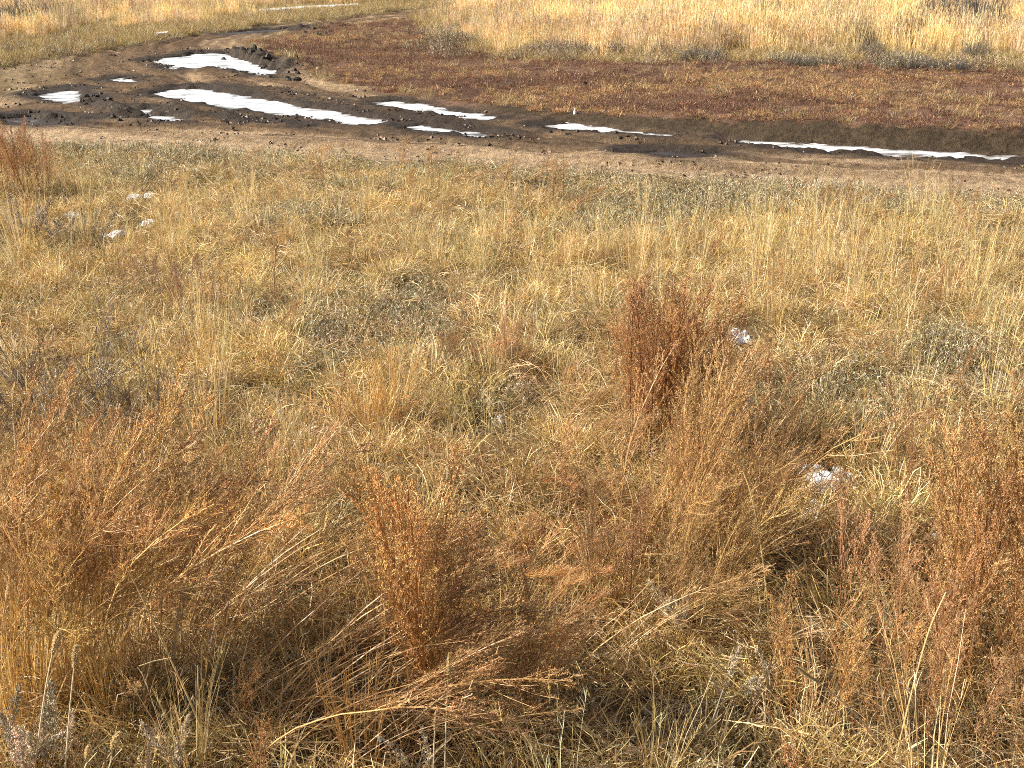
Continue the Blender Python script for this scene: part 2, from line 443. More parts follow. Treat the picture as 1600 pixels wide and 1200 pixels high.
# ------------------------------------------------------------------ mesh building for plants
class MB:
    def __init__(s): s.v = []; s.f = []; s.c = []
    def ribbon(s, pts, w0, w1, c, side=None):
        n = len(pts); b = len(s.v)
        d = pts[-1] - pts[0]
        if side is None:
            a = random.uniform(0, 2 * pi); side = Vector((cos(a), sin(a), random.uniform(-.3, .3)))
        side = d.cross(side)
        if side.length < 1e-6: side = Vector((1, 0, 0))
        side.normalize()
        for i, p in enumerate(pts):
            k = i / (n - 1); w = (w0 * (1 - k) + w1 * k) * 0.5
            s.v.append(p - side * w); s.v.append(p + side * w); s.c += [c, c]
        for i in range(n - 1):
            s.f.append((b + 2 * i, b + 2 * i + 1, b + 2 * i + 3, b + 2 * i + 2))
    def tube(s, pts, r0, r1, c, sides=3):
        n = len(pts); b = len(s.v)
        for i, p in enumerate(pts):
            d = (pts[min(i + 1, n - 1)] - pts[max(i - 1, 0)])
            if d.length < 1e-9: d = Vector((0, 0, 1))
            d.normalize()
            u = d.orthogonal().normalized() if abs(d.z) < 0.9 else d.cross(Vector((0, 1, 0))).normalized()
            v = d.cross(u)
            r = r0 + (r1 - r0) * i / (n - 1)
            for k in range(sides):
                a = 2 * pi * k / sides; s.v.append(p + (u * cos(a) + v * sin(a)) * r); s.c.append(c)
        for i in range(n - 1):
            for k in range(sides):
                k2 = (k + 1) % sides
                s.f.append((b + i * sides + k, b + i * sides + k2, b + (i + 1) * sides + k2, b + (i + 1) * sides + k))
    def bead(s, p, r, c, stretch=None):
        b = len(s.v)
        a = random.uniform(0, 6.28); t = random.uniform(-.5, .5)
        m = Matrix.Rotation(a, 3, 'Z') @ Matrix.Rotation(t, 3, 'X')
        for q in ((1, 0, -.5), (-.5, .87, -.5), (-.5, -.87, -.5), (0, 0, 1.1)):
            s.v.append(p + m @ (Vector(q) * r)); s.c.append(c)
        s.f += [(b, b + 2, b + 1), (b, b + 1, b + 3), (b + 1, b + 2, b + 3), (b + 2, b, b + 3)]
    def mesh(s, name, mat):
        me = bpy.data.meshes.new(name)
        me.from_pydata([tuple(q) for q in s.v], [], s.f)
        a = me.attributes.new('Col', 'FLOAT_COLOR', 'POINT')
        a.data.foreach_set('color', np.array([(*q, 1.0) for q in s.c], np.float32).ravel())
        me.materials.append(mat)
        return me

def vary(c, a=0.25, h=0.06):
    k = random.uniform(1 - a, 1 + a)
    return tuple(max(0.0, q * k * random.uniform(1 - h, 1 + h)) for q in c)
def pick(cs, a=0.22): return vary(random.choice(cs), a)

STRAW = (0.60, 0.48, 0.26); GOLD = (0.53, 0.39, 0.165); TAN = (0.41, 0.305, 0.165); PALE = (0.64, 0.56, 0.38)
OLIVE = (0.26, 0.23, 0.09); BROWN = (0.26, 0.16, 0.075); GREY = (0.42, 0.39, 0.32); GREEN = (0.17, 0.19, 0.07)
SILVER = (0.62, 0.56, 0.44); RUST = (0.57, 0.355, 0.155); RUSTD = (0.42, 0.24, 0.10); UMBER = (0.13, 0.085, 0.05)

def arc(p, az, tilt0, tilt1, L, n=5, wob=0.0):
    """a bent line that starts at p; tilts from the vertical run from tilt0 to tilt1"""
    pts = [p.copy()]; q = p.copy(); ds = L / (n - 1)
    for i in range(n - 1):
        t = tilt0 + (tilt1 - tilt0) * (i + 0.5) / (n - 1) + random.uniform(-wob, wob)
        a = az + random.uniform(-wob, wob)
        q = q + Vector((sin(t) * cos(a), sin(t) * sin(a), cos(t))) * ds
        pts.append(q.copy())
    return pts

def short_tuft():
    m = MB()
    for _ in range(38):
        r = 0.075 * math.sqrt(random.random()); a = random.uniform(0, 6.28)
        p = Vector((r * cos(a), r * sin(a), -0.01))
        az = a + random.uniform(-1.2, 1.2); L = random.uniform(0.05, 0.15)
        c = pick([STRAW, GOLD, GOLD, TAN, TAN, PALE, BROWN, OLIVE])
        m.ribbon(arc(p, az, random.uniform(0, .55), random.uniform(.4, 1.7), L, 5, .2), random.uniform(.0028, .0044), .0012, c)
    for _ in range(14):
        r = 0.06 * random.random(); a = random.uniform(0, 6.28)
        m.ribbon(arc(Vector((r * cos(a), r * sin(a), -0.01)), a, .2, 1.2, random.uniform(.03, .08), 4, .2), .003, .001, pick([OLIVE, GREEN, BROWN, GREY]))
    return m
def tall_tuft(h=0.42, n=20, spread=.05):
    m = MB()
    for _ in range(n):
        r = spread * math.sqrt(random.random()); a = random.uniform(0, 6.28)
        p = Vector((r * cos(a), r * sin(a), -0.01)); L = h * random.uniform(.55, 1.15)
        c = pick([STRAW, GOLD, GOLD, PALE])
        pts = arc(p, a + random.uniform(-1, 1), random.uniform(0, .16), random.uniform(.1, .5), L, 5, .08)
        m.ribbon(pts, .0034, .0016, c)
        if random.random() < .55:
            for k in range(7):
                q = pts[-2].lerp(pts[-1], random.random())
                m.ribbon(arc(q, random.uniform(0, 6.28), .15, .7, random.uniform(.02, .05), 3, .1), .0022, .001, vary(c, .15))
    for _ in range(26):
        r = spread * 1.2 * math.sqrt(random.random()); a = random.uniform(0, 6.28)
        m.ribbon(arc(Vector((r * cos(a), r * sin(a), -0.01)), a + random.uniform(-.8, .8), random.uniform(.05, .4), random.uniform(.7, 1.9), h * random.uniform(.3, .65), 5, .15), .0028, .001, pick([STRAW, GOLD, TAN, BROWN]))
    return m
def litter():
    m = MB()
    for _ in range(26):
        p = Vector((random.uniform(-.12, .12), random.uniform(-.12, .12), random.uniform(0.0, .05)))
        az = random.uniform(0, 6.28); t = random.uniform(1.05, 1.55)
        m.ribbon(arc(p, az, t, t + random.uniform(-.1, .5), random.uniform(.05, .17), 4, .12), random.uniform(.0024, .004), .0012, pick([PALE, STRAW, GOLD, TAN, BROWN]))
    return m
def tangle():
    m = MB()
    for _ in range(34):
        p = Vector((random.uniform(-.09, .09), random.uniform(-.09, .09), random.uniform(-.01, .05)))
        m.ribbon(arc(p, random.uniform(0, 6.28), random.uniform(.2, 1.0), random.uniform(1.2, 2.8), random.uniform(.08, .24), 7, .45), .0026, .0012, pick([TAN, TAN, BROWN, GOLD, RUSTD]))
    return m
def cushion():
    m = MB()
    for _ in range(30):
        r = 0.10 * math.sqrt(random.random()); a = random.uniform(0, 6.28)
        p = Vector((r * cos(a), r * sin(a), -0.005)); L = random.uniform(.03, .085)
        c = pick([SILVER, SILVER, GREY, (0.40, 0.38, 0.25)])
        pts = arc(p, a, random.uniform(0, .5), random.uniform(.2, 1.1), L, 3, .2)
        m.ribbon(pts, .003, .002, vary(BROWN))
        for k in range(7):
            q = pts[0].lerp(pts[-1], random.uniform(.3, 1.05))
            m.ribbon(arc(q, random.uniform(0, 6.28), random.uniform(.2, .8), random.uniform(.6, 1.5), random.uniform(.008, .016), 3, .1), .0034, .0018, c)
    return m
def red_mat_tuft():
    m = MB()
    for _ in range(34):
        r = 0.11 * math.sqrt(random.random()); a = random.uniform(0, 6.28)
        p = Vector((r * cos(a), r * sin(a), -0.005)); L = random.uniform(.03, .085)
        c = pick([(0.26, 0.12, 0.08), (0.22, 0.105, 0.07), (0.32, 0.19, 0.11), (0.16, 0.085, 0.055)])
        pts = arc(p, a, random.uniform(0, .6), random.uniform(.2, 1.2), L, 3, .2)
        m.ribbon(pts, .006, .004, c)
        for k in range(3):
            q = pts[0].lerp(pts[-1], random.uniform(.3, 1.0))
            m.ribbon(arc(q, random.uniform(0, 6.28), .5, 1.1, random.uniform(.012, .03), 3, .1), .006, .003, c)
    return m
def far_tuft(h=0.6):
    m = MB()
    for _ in range(30):
        r = .16 * math.sqrt(random.random()); a = random.uniform(0, 6.28)
        p = Vector((r * cos(a), r * sin(a), -0.02)); L = h * random.uniform(.5, 1.15)
        c = pick([STRAW, PALE, STRAW, GOLD], .18)
        pts = arc(p, a + random.uniform(-1, 1), random.uniform(0, .18), random.uniform(.05, .45), L, 4, .06)
        m.ribbon(pts, .009, .005, c)
        if random.random() < .6:
            for k in range(4):
                q = pts[-2].lerp(pts[-1], random.uniform(.2, 1))
                m.ribbon(arc(q, random.uniform(0, 6.28), .1, .5, random.uniform(.04, .09), 3, .1), .009, .003, vary(c, .1))
    for _ in range(16):
        r = .18 * math.sqrt(random.random()); a = random.uniform(0, 6.28)
        m.ribbon(arc(Vector((r * cos(a), r * sin(a), -0.02)), a, random.uniform(.1, .5), random.uniform(.6, 1.8), h * random.uniform(.2, .5), 4, .15), .007, .003, pick([TAN, GOLD, BROWN]))
    return m

def plume(a0, a1, L=0.65, wide=0.12, beads=4, first=.25, cs=(RUST, RUST, RUSTD, (0.66, 0.42, 0.18)), stem=(0.38, 0.19, 0.07), rb=.0016, nb=34, bent=0.0):
    """one dry wormwood stem: bends towards +x, slender ascending side sprays full of tiny seed capsules"""
    m = MB(); sp = MB()
    pts = arc(Vector((0, 0, -.02)), bent, a0, a1, L, 10, .05)
    m.tube(pts, .0029, .001, stem)
    for i in range(nb):
        s = first + (0.99 - first) * (i + random.random()) / nb
        x = s * 9; k = min(int(x), 8); p = pts[k].lerp(pts[k + 1], x - k); d = (pts[k + 1] - pts[k]).normalized()
        a = random.uniform(0, 6.28)
        u = d.orthogonal().normalized(); v = d.cross(u); rad = u * cos(a) + v * sin(a)
        q = (s - first) / (1 - first)
        ln = wide * 2.0 * (0.28 + .9 * math.sin(pi * min(1, .18 + .82 * q)) ** 0.8) * random.uniform(.55, 1.1) * (1 - .55 * q)
        c = pick(cs, .2)
        out = random.uniform(.35, .75)
        bp = [p]; dd = (d + rad * out).normalized(); nseg = 5
        for j in range(nseg):
            dd = (dd + d * .12 + Vector((random.uniform(-.1, .1), random.uniform(-.1, .1), random.uniform(-.1, .1)))).normalized()
            bp.append(bp[-1] + dd * ln / nseg)
        m.ribbon(bp, .0016, .0009, vary(stem, .2))
        for j in range(8):
            y = random.uniform(.6, nseg - .01); kk = int(y); e = bp[kk].lerp(bp[kk + 1], y - kk)
            g = (dd + Vector((random.uniform(-1, 1), random.uniform(-1, 1), random.uniform(-.4, .8))) * .8).normalized()
            l2 = random.uniform(.008, .024); tip = e + g * l2
            sp.ribbon([e, tip], .0013, .0009, c)
            for b in range(beads):
                sp.bead(e.lerp(tip, random.uniform(.2, 1.1)) + Vector((random.uniform(-.002, .002), random.uniform(-.002, .002), random.uniform(-.002, .002))), rb * random.uniform(.7, 1.25), vary(c, .18))
    m.spray = sp
    return m
def whole(m):
    b = len(m.v); q = m.spray; m.v += q.v; m.c += q.c; m.f += [tuple(i + b for i in t) for t in q.f]; return m
def pair(m): return (m.mesh('stem', M_PLANT), m.spray.mesh('seed_spray', M_PLANT))

def twig_bush(h=.5, spread=.5, n=9, depth=3, c=UMBER):
    m = MB()
    def grow(p, az, t, L, r, lev):
        pts = arc(p, az, t, t + random.uniform(-.25, .35), L, 5, .22)
        m.tube(pts, r, r * .5, vary(c, .3))
        if lev == 0: return
        for k in range(random.randint(4, 6)):
            q = pts[random.randint(1, 4)]
            grow(q, az + random.uniform(-1.3, 1.3), min(1.4, max(0, t + random.uniform(-.5, .6))), L * random.uniform(.4, .7), max(r * .6, .0011), lev - 1)
    for i in range(n):
        a = i * 2 * pi / n + random.uniform(-.4, .4)
        grow(Vector((.03 * cos(a), .03 * sin(a), -.03)), a, random.uniform(.25, 1.25), h * random.uniform(.6, 1.0), .0038, depth)
    return m

# prototypes that the scattered ground cover draws on
def proto_set(name, fns):
    c = bpy.data.collections.new(name)
    for i, fn in enumerate(fns):
        me = fn().mesh(name, M_GRASS)
        c.objects.link(bpy.data.objects.new('%s_%02d' % (name, i), me))
    return c, len(fns)

def scatter(name, label, cat, proto, x, y, z, rot, scl, tint):
    c, n = proto
    k = len(x)
    me = bpy.data.meshes.new(name)
    me.vertices.add(k); me.vertices.foreach_set('co', np.stack([x, y, z], 1).astype(np.float32).ravel())
    a = me.attributes.new('rot', 'FLOAT_VECTOR', 'POINT'); a.data.foreach_set('vector', rot.astype(np.float32).ravel())
    a = me.attributes.new('scl', 'FLOAT_VECTOR', 'POINT'); a.data.foreach_set('vector', scl.astype(np.float32).ravel())
    a = me.attributes.new('idx', 'INT', 'POINT'); a.data.foreach_set('value', rng.integers(0, n, k).astype(np.int32))
    a = me.attributes.new('tint', 'FLOAT_COLOR', 'POINT'); a.data.foreach_set('color', np.concatenate([tint, np.ones((k, 1))], 1).astype(np.float32).ravel())
    o = bpy.data.objects.new(name, me); col.objects.link(o)
    g = bpy.data.node_groups.new(name, 'GeometryNodeTree')
    g.interface.new_socket('Geometry', in_out='INPUT', socket_type='NodeSocketGeometry')
    g.interface.new_socket('Geometry', in_out='OUTPUT', socket_type='NodeSocketGeometry')
    gi = g.nodes.new('NodeGroupInput'); go = g.nodes.new('NodeGroupOutput')
    ip = g.nodes.new('GeometryNodeInstanceOnPoints'); ci = g.nodes.new('GeometryNodeCollectionInfo')
    ci.inputs['Collection'].default_value = c; ci.inputs['Separate Children'].default_value = True; ci.inputs['Reset Children'].default_value = True
    def na(nm, dt):
        q = g.nodes.new('GeometryNodeInputNamedAttribute'); q.data_type = dt; q.inputs['Name'].default_value = nm; return q.outputs['Attribute']
    L = g.links.new
    L(gi.outputs[0], ip.inputs['Points']); L(ci.outputs[0], ip.inputs['Instance'])
    ip.inputs['Pick Instance'].default_value = True
    L(na('idx', 'INT'), ip.inputs['Instance Index'])
    e = g.nodes.new('FunctionNodeEulerToRotation'); L(na('rot', 'FLOAT_VECTOR'), e.inputs[0]); L(e.outputs[0], ip.inputs['Rotation'])
    L(na('scl', 'FLOAT_VECTOR'), ip.inputs['Scale'])
    L(ip.outputs[0], go.inputs[0])
    md = o.modifiers.new('scatter', 'NODES'); md.node_group = g
    o['kind'] = 'stuff'; o['label'] = label; o['category'] = cat
    return o

def cands(n_per_m2, y0, y1, side=0.46, mar=1.6):
    """random ground points over the wedge in front of the camera"""
    xm = side * y1 + mar
    n = int(n_per_m2 * 2 * xm * (y1 - y0))
    x = rng.uniform(-xm, xm, n); y = rng.uniform(y0, y1, n)
    k = np.abs(x) < side * y + mar
    return x[k], y[k]

def blobs(u, v, L):
    s = np.zeros_like(u)
    for (a, b, ra, rb, wt) in L:
        s += wt * np.exp(-(((u - a) / ra) ** 2 + ((v - b) / rb) ** 2))
    return s
# patches of the meadow as surveyed from the photograph: (u, v, radius u, radius v, weight)
B_GOLD = [(60, 340, 90, 50, .7), (360, 340, 90, 60, .5), (140, 470, 120, 60, .4), (960, 420, 110, 55, .9), (1200, 430, 160, 70, .9), (1480, 430, 160, 80, 1.0),
          (1300, 380, 150, 40, .6), (600, 630, 70, 60, .8), (330, 580, 40, 90, .7), (500, 700, 70, 60, .5), (760, 420, 90, 50, .4), (430, 420, 90, 60, .35), (1090, 560, 40, 30, .3),
          (1460, 660, 25, 60, .4), (260, 360, 90, 50, .4), (560, 330, 60, 40, .4)]
B_GREY = [(1150, 310, 160, 28, .8), (980, 350, 110, 28, .8), (1400, 330, 120, 26, .5), (640, 510, 80, 65, 1.0), (500, 560, 60, 40, .5), (1510, 570, 130, 75, 1.0), (1330, 650, 120, 50, .8),
          (220, 265, 130, 24, .6), (450, 350, 80, 22, .5), (1060, 335, 90, 20, .5), (480, 500, 70, 30, .5), (780, 650, 60, 40, .45), (1260, 600, 90, 40, .5), (620, 780, 80, 40, .4), (1380, 700, 100, 40, .4),
          (700, 290, 200, 16, .3), (820, 500, 60, 30, .4), (560, 860, 60, 40, .35), (1010, 470, 30, 30, .4), (1040, 1120, 70, 40, .3), (300, 520, 70, 40, .3)]
B_RUST = [(120, 850, 200, 130, .9), (450, 950, 200, 150, .7), (720, 980, 130, 150, .8), (1120, 800, 160, 130, .9), (1420, 960, 150, 140, .8), (1570, 960, 100, 160, .9), (850, 800, 120, 70, .5), (1060, 600, 110, 80, .6), (1000, 980, 150, 100, .45),
          (25, 270, 50, 50, .8), (1290, 330, 80, 20, .6), (700, 320, 160, 40, .25), (850, 330, 70, 40, .3)]
B_BARE = [(1350, 700, 110, 40, .5), (1270, 770, 70, 50, .6), (620, 520, 40, 40, .35), (1040, 1140, 60, 40, .3), (1500, 700, 90, 30, .35), (540, 830, 60, 30, .3), (980, 1080, 60, 40, .3)]

SNOW_UV = [(1145, 529, .12), (1275, 752, .09), (1316, 748, .05), (1276, 808, .07), (781, 663, .03), (182, 368, .13), (115, 373, .1), (112, 338, .1), (207, 311, .09), (237, 308, .08), (233, 350, .09), (425, 508, .08), (1243, 730, .05)]
SNOW_W = [(*unproj(a, b, 0.0), r) for a, b, r in SNOW_UV]
BUSH_UV = [(1480, 40, 1.2), (1530, 42, 1.1), (1420, 62, .6), (40, 33, 1.2), (95, 30, .8), (215, 32, .6), (1425, 111, .4), (1490, 114, .4), (1525, 88, .4), (1100, 90, .5), (160, 10, .7), (1250, 107, .35), (1330, 62, .5), (1360, 85, .35), (1200, 40, .5)]
def bush_clear(x, y):
    k = np.ones_like(x)
    for a, b, r in BUSH_UV:
        bx, by = unproj(a, b, .08 if a > 700 else 0.0)
        k *= 1 - .95 * np.exp(-(((x - bx) / r) ** 2 + ((y - by + r * 2.2) / (r * 3.2)) ** 2) ** 2)
    return k
def near_fields(x, y):
    f = fields(x, y); u, v = proj(x, y, f['z'])
    f['u'] = u; f['v'] = v
    w_ = N[10].fbm(x * 1.6, y * 1.6, 3) - .5
    w2 = N[11].fbm(x * 3.5, y * 3.5, 3) - .5
    f['gold'] = np.clip(blobs(u, v, B_GOLD) + 1.3 * w_ + .08, 0, 1.4)
    f['grey'] = np.clip(blobs(u, v, B_GREY) * 1.2 + 1.25 * w2 - .16, 0, 1.3)
    f['rust'] = np.clip(blobs(u, v, B_RUST) + .9 * (N[8].fbm(x * 2.5, y * 2.5, 3) - .5), 0, 1.2)
    f['bare'] = np.clip(blobs(u, v, B_BARE) + 1.0 * (N[9].fbm(x * 2.8, y * 2.8, 3) - .55), 0, 1)
    clear = np.ones_like(x)
    for (sx_, sy_, sr_) in SNOW_W:
        clear *= sstep(.55, 1.15, np.sqrt((x - sx_) ** 2 + ((y - sy_) * .36 + .36 * sr_) ** 2) / sr_)
    f['clear'] = clear
    f['edge'] = clear * sstep(-0.3, -1.2, f['t'] + (N[2].fbm(x * 2, y * 2, 3) - .5) * .5)     # 0 at the road's edge
    return f

def tints(n, base, var=.2, hue=.06):
    k = rng.uniform(1 - var, 1 + var, (n, 1)); return np.clip(np.asarray(base) * k * rng.uniform(1 - hue, 1 + hue, (n, 3)), 0, 1.6)

def rots(n, tilt=.15):
    return np.stack([rng.normal(0, tilt, n), rng.normal(0, tilt, n), rng.uniform(0, 6.283, n)], 1)

PS_SHORT = proto_set('short_grass', [short_tuft] * 10)
PS_TALL = proto_set('tall_grass', [lambda: tall_tuft(.40, 18), lambda: tall_tuft(.36, 14), lambda: tall_tuft(.46, 22), lambda: tall_tuft(.3, 16), lambda: tall_tuft(.42, 10, .03), lambda: tall_tuft(.5, 12)])
PS_LIT = proto_set('straw_litter', [litter] * 7)
PS_TANG = proto_set('tangled_grass', [tangle] * 7)
PS_CUSH = proto_set('silver_cushion', [cushion] * 7)
PS_RED = proto_set('red_carpet', [red_mat_tuft] * 7)
PS_FAR = proto_set('far_grass', [lambda: far_tuft(.55), lambda: far_tuft(.62), lambda: far_tuft(.5), lambda: far_tuft(.68), lambda: far_tuft(.58), lambda: far_tuft(.45)])
PS_WEED = proto_set('dry_weed', [lambda: whole(plume(.0, .35, .34, .07, 3, .2)), lambda: whole(plume(.2, .9, .36, .08, 3, .15)), lambda: whole(plume(.5, 1.6, .4, .08, 3, .2)), lambda: whole(plume(.1, .5, .28, .06, 3, .2)), lambda: whole(plume(.6, 1.3, .38, .07, 3, .25))])

def keep(x, y, dens, full):
    """thin candidates of density full down to the wanted density"""
    k = rng.random(len(x)) < dens / full
    return k

# short matted grass of the near meadow: clumps with gaps between them, over a thinner even mat
cx_, cy_ = cands(26, 1.9, 12.6)
fc = near_fields(cx_, cy_)
kc = rng.random(len(cx_)) < fc['edge'] * np.clip(.9 - .55 * np.clip(fc['grey'], 0, 1) - .4 * fc['bare'] + .2 * fc['gold'], .06, 1); cx_, cy_ = cx_[kc], cy_[kc]
m_ = len(cx_)
CTINT = np.array([1.27, 1.30, 1.36]) * np.array([[1.1, 1.07, .94], [1.2, 1.16, 1.0], [1.06, .98, .78], [.86, .84, .66], [.98, .95, .88], [.80, .66, .50], [1.3, 1.22, 1.08]])[rng.choice(7, m_, p=[.27, .24, .17, .11, .08, .05, .08])] * rng.uniform(.85, 1.15, (m_, 1))
csz = rng.uniform(.7, 1.45, m_)
per = 7
ci_ = np.repeat(np.arange(m_), per)
ang = rng.uniform(0, 6.283, m_ * per); rad = np.abs(rng.normal(0, .065, m_ * per)) * csz[ci_]
x1 = cx_[ci_] + rad * np.cos(ang); y1 = cy_[ci_] + rad * np.sin(ang)
x2, y2 = cands(70, 1.9, 12.6)
x = np.concatenate([x1, x2]); y = np.concatenate([y1, y2])
ct = np.concatenate([CTINT[ci_], np.array([.92, .88, .8]) * np.ones((len(x2), 3))]); cs_ = np.concatenate([csz[ci_], rng.uniform(.5, .8, len(x2))])
tx = np.concatenate([-np.sin(ang) * rad * 4.5, rng.normal(0, .3, len(x2))]); ty = np.concatenate([np.cos(ang) * rad * 4.5, rng.normal(0, .3, len(x2))])
f = near_fields(x, y)
k = rng.random(len(x)) < f['edge'] * sstep(.6, .3, f['road']); x, y, ct, cs_, tx, ty = x[k], y[k], ct[k], cs_[k], tx[k], ty[k]; f = {a: b[k] for a, b in f.items()}
n = len(x)
T = mixc(ct, ct * np.array([1.1, 1.05, .96]), np.clip(f['gold'], 0, 1)); T = mixc(T, ct * np.array([.86, .87, .86]), np.clip(f['grey'], 0, 1))
T = mixc(T, ct * np.array([.86, .70, .52]), np.clip(f['rust'], 0, 1) * .6)
T = T * tints(n, (1, 1, 1), .2)
s = cs_ * rng.uniform(.75, 1.15, n) * (1 - .35 * np.clip(f['grey'], 0, 1)) * (.5 + .5 * f['edge']) * np.interp(y, [3, 6, 11], [1.05, .95, .8])
ro = np.stack([-ty * 0 + np.clip(tx * 0 + rng.normal(0, .12, n), -1, 1), rng.normal(0, .12, n), rng.uniform(0, 6.283, n)], 1)
scatter('meadow_grass', 'matted golden brown dry grass covering the near meadow', 'grass', PS_SHORT, x, y, f['z'], ro, np.stack([s, s, s * rng.uniform(.75, 1.3, n)], 1), T)
cnt = {'short': n}
# straw lying on the mat
x, y = cands(170, 1.9, 12)
f = near_fields(x, y)
k = keep(x, y, f['edge'] * np.clip(60 + 30 * f['gold'] - 60 * f['grey'], 4, 200) * sstep(.5, .2, f['road']), 170); x, y = x[k], y[k]; f = {a: b[k] for a, b in f.items()}
n = len(x); T = mixc(np.array([1.05, 1.0, .92]) * np.ones((n, 1)), np.array([.9, .72, .55]), np.clip(f['rust'], 0, 1) * .7) * tints(n, (1, 1, 1), .25)
s = rng.uniform(.6, 1.15, n)
scatter('straw_litter', 'loose dry straw lying across the meadow grass', 'straw', PS_LIT, x, y, f['z'] + rng.uniform(.01, .05, n), rots(n, .25), np.stack([s, s, s], 1), T)
# brown tangle in the foreground
x, y = cands(200, 1.9, 8.5)
f = near_fields(x, y)
k = keep(x, y, f['clear'] * ((15 + 85 * np.clip(f['rust'], 0, 1)) * sstep(8.5, 5.0, y) + 6), 200); x, y = x[k], y[k]; f = {a: b[k] for a, b in f.items()}
n = len(x); s = rng.uniform(.7, 1.3, n)
scatter('tangled_grass', 'thin curly brown grass tangled under the foreground stems', 'grass', PS_TANG, x, y, f['z'] + .01, rots(n, .2), np.stack([s, s, s], 1), tints(n, (1, .97, .9), .3))
# taller wisps
x, y = cands(70, 1.9, 12)
f = near_fields(x, y)
k = keep(x, y, f['edge'] * (.2 + .8 * sstep(-.4, -1.8, f['t'])) * (3.2 + 34 * np.clip(f['gold'] - .1, 0, 1.3) ** 1.6) * (1 - .93 * np.clip(f['grey'], 0, 1)), 70); x, y = x[k], y[k]; f = {a: b[k] for a, b in f.items()}
n = len(x); s = rng.uniform(.5, 1.05, n) * np.interp(y, [3, 7, 11], [1, 1, .8])
scatter('tall_grass', 'taller pale golden grass standing in patches on the meadow', 'grass', PS_TALL, x, y, f['z'], rots(n, .1), np.stack([s, s, s * rng.uniform(.8, 1.15, n)], 1), tints(n, (1.2, 1.19, 1.12), .2))
# silver cushions
x, y = cands(260, 1.9, 12.4)
f = near_fields(x, y)
k = keep(x, y, f['clear'] * sstep(-.2, -.65, f['t'] + (N[2].fbm(x * 2, y * 2, 3) - .5) * .5) * sstep(.55, .2, f['road']) * (14 + 250 * np.clip(f['grey'] * 1.2, 0, 1) + 70 * sstep(-2.0, -.7, f['t'])), 260); x, y = x[k], y[k]; f = {a: b[k] for a, b in f.items()}
n = len(x); s = rng.uniform(.7, 1.5, n)
T = mixc(tints(n, (1.06, 1.02, .87), .3), np.array([.64, .61, .43]), (rng.random(n) < .25) * 1.0)
scatter('silver_groundcover', 'low silvery grey cushions growing between the grass', 'ground cover', PS_CUSH, x, y, f['z'], rots(n, .2), np.stack([s, s, s], 1), T)
# small rusty weeds
x, y = cands(60, 1.9, 11.5)
f = near_fields(x, y)
k = keep(x, y, f['edge'] * (1 - .8 * np.clip(blobs(f['u'], f['v'], [(1285, 780, 75, 60, 1.2)]), 0, 1)) * (1.5 + 40 * np.clip(f['rust'], 0, 1.1) ** 1.5 * sstep(9, 4, y) + 3 * f['rust']), 60); x, y = x[k], y[k]; f = {a: b[k] for a, b in f.items()}
n = len(x); s = rng.uniform(.5, 1.1, n)
r = rots(n, .18); r[:, 2] = rng.normal(0.2, 1.0, n)
scatter('dry_weeds', 'small rusty seeded weeds among the foreground grass', 'weeds', PS_WEED, x, y, f['z'], r, np.stack([s, s, s], 1), tints(n, (.95, .95, .95), .25))
# red carpet on the field
x, y = cands(170, 10.5, 36, .46, 2.0)
f = fields(x, y)
mixn = N[10].fbm(x * .45, y * .9, 4)
f2 = f['pud_sd']
bankm = (f2 > .22 + .1 * mixn) & (foot_sd(x, y) + rng.normal(0, .07, len(x)) + (N[6].fbm(x * 2.5, y * 2.5, 3) - .5) * .35 > .32 * sstep(-1.5, 1.5, x))
k = keep(x, y, sstep(.5, .9, f['red']) * bankm * 150 * (.2 + .8 * sstep(.38, .54, N[4].fbm(x * 1.1, y * 2.2, 3))) * sstep(40, 14, y) + 20 * f['red'] * bankm, 170)
x, y = x[k], y[k]; f = {a: b[k] for a, b in f.items()}; mixn = mixn[k]
n = len(x); s = rng.uniform(.35, .8, n) * (.8 + .7 * (rng.random(n) < .06))
u, v = proj(x, y, f['z'])
tanm = np.clip(sstep(.47, .62, mixn) * .55 + blobs(u, v, [(1250, 135, 220, 14, .9), (1180, 120, 160, 8, .7), (1150, 182, 260, 7, .6), (760, 112, 40, 5, .6), (1480, 120, 120, 6, .7), (980, 150, 60, 6, .4), (900, 178, 120, 6, .5)]), 0, 1)
T = mixc(np.ones((n, 3)), np.array([1.75, 1.95, 1.55]), (rng.random(n) < tanm) * 1.0) * tints(n, (1.0, 1.05, 1.0), .3)
scatter('red_groundcover', 'low dull red herbs carpeting the field inside the bend', 'ground cover', PS_RED, x, y, f['z'], rots(n, .2), np.stack([s, s, s], 1), T)
# crumbs of dirt on the track
def crumbs():
    m = MB()
    for _ in range(7):
        m.bead(Vector((random.uniform(-.12, .12), random.uniform(-.12, .12), .004)), random.uniform(.006, .02), pick([(.16, .10, .06), (.10, .065, .04), (.22, .15, .09)]))
    return m
PS_CR = proto_set('dirt_crumbs', [crumbs] * 5)
x, y = cands(22, 9, 24, .46, 2.0)
f = fields(x, y)
k = keep(x, y, sstep(.5, .9, f['road']) * (f['pud_sd'] > .05) * (2 + 12 * np.maximum(sstep(.5, .65, N[2].fbm(x * 1.3, y * 2.5, 3)), f['wet'] * .7)), 22); x, y = x[k], y[k]; f = {a: b[k] for a, b in f.items()}
n = len(x); s = rng.uniform(.5, 1.5, n)
scatter('dirt_crumbs', 'crumbs of dirt strewn over the muddy track', 'dirt', PS_CR, x, y, f['z'], rots(n, .1), np.stack([s * 1.2, s * 1.2, s * .6], 1), mixc(tints(n, (1.1, 1.1, 1.1), .3), np.array([.5, .48, .46]), np.clip(f['wet'] * 1.1, 0, 1)))
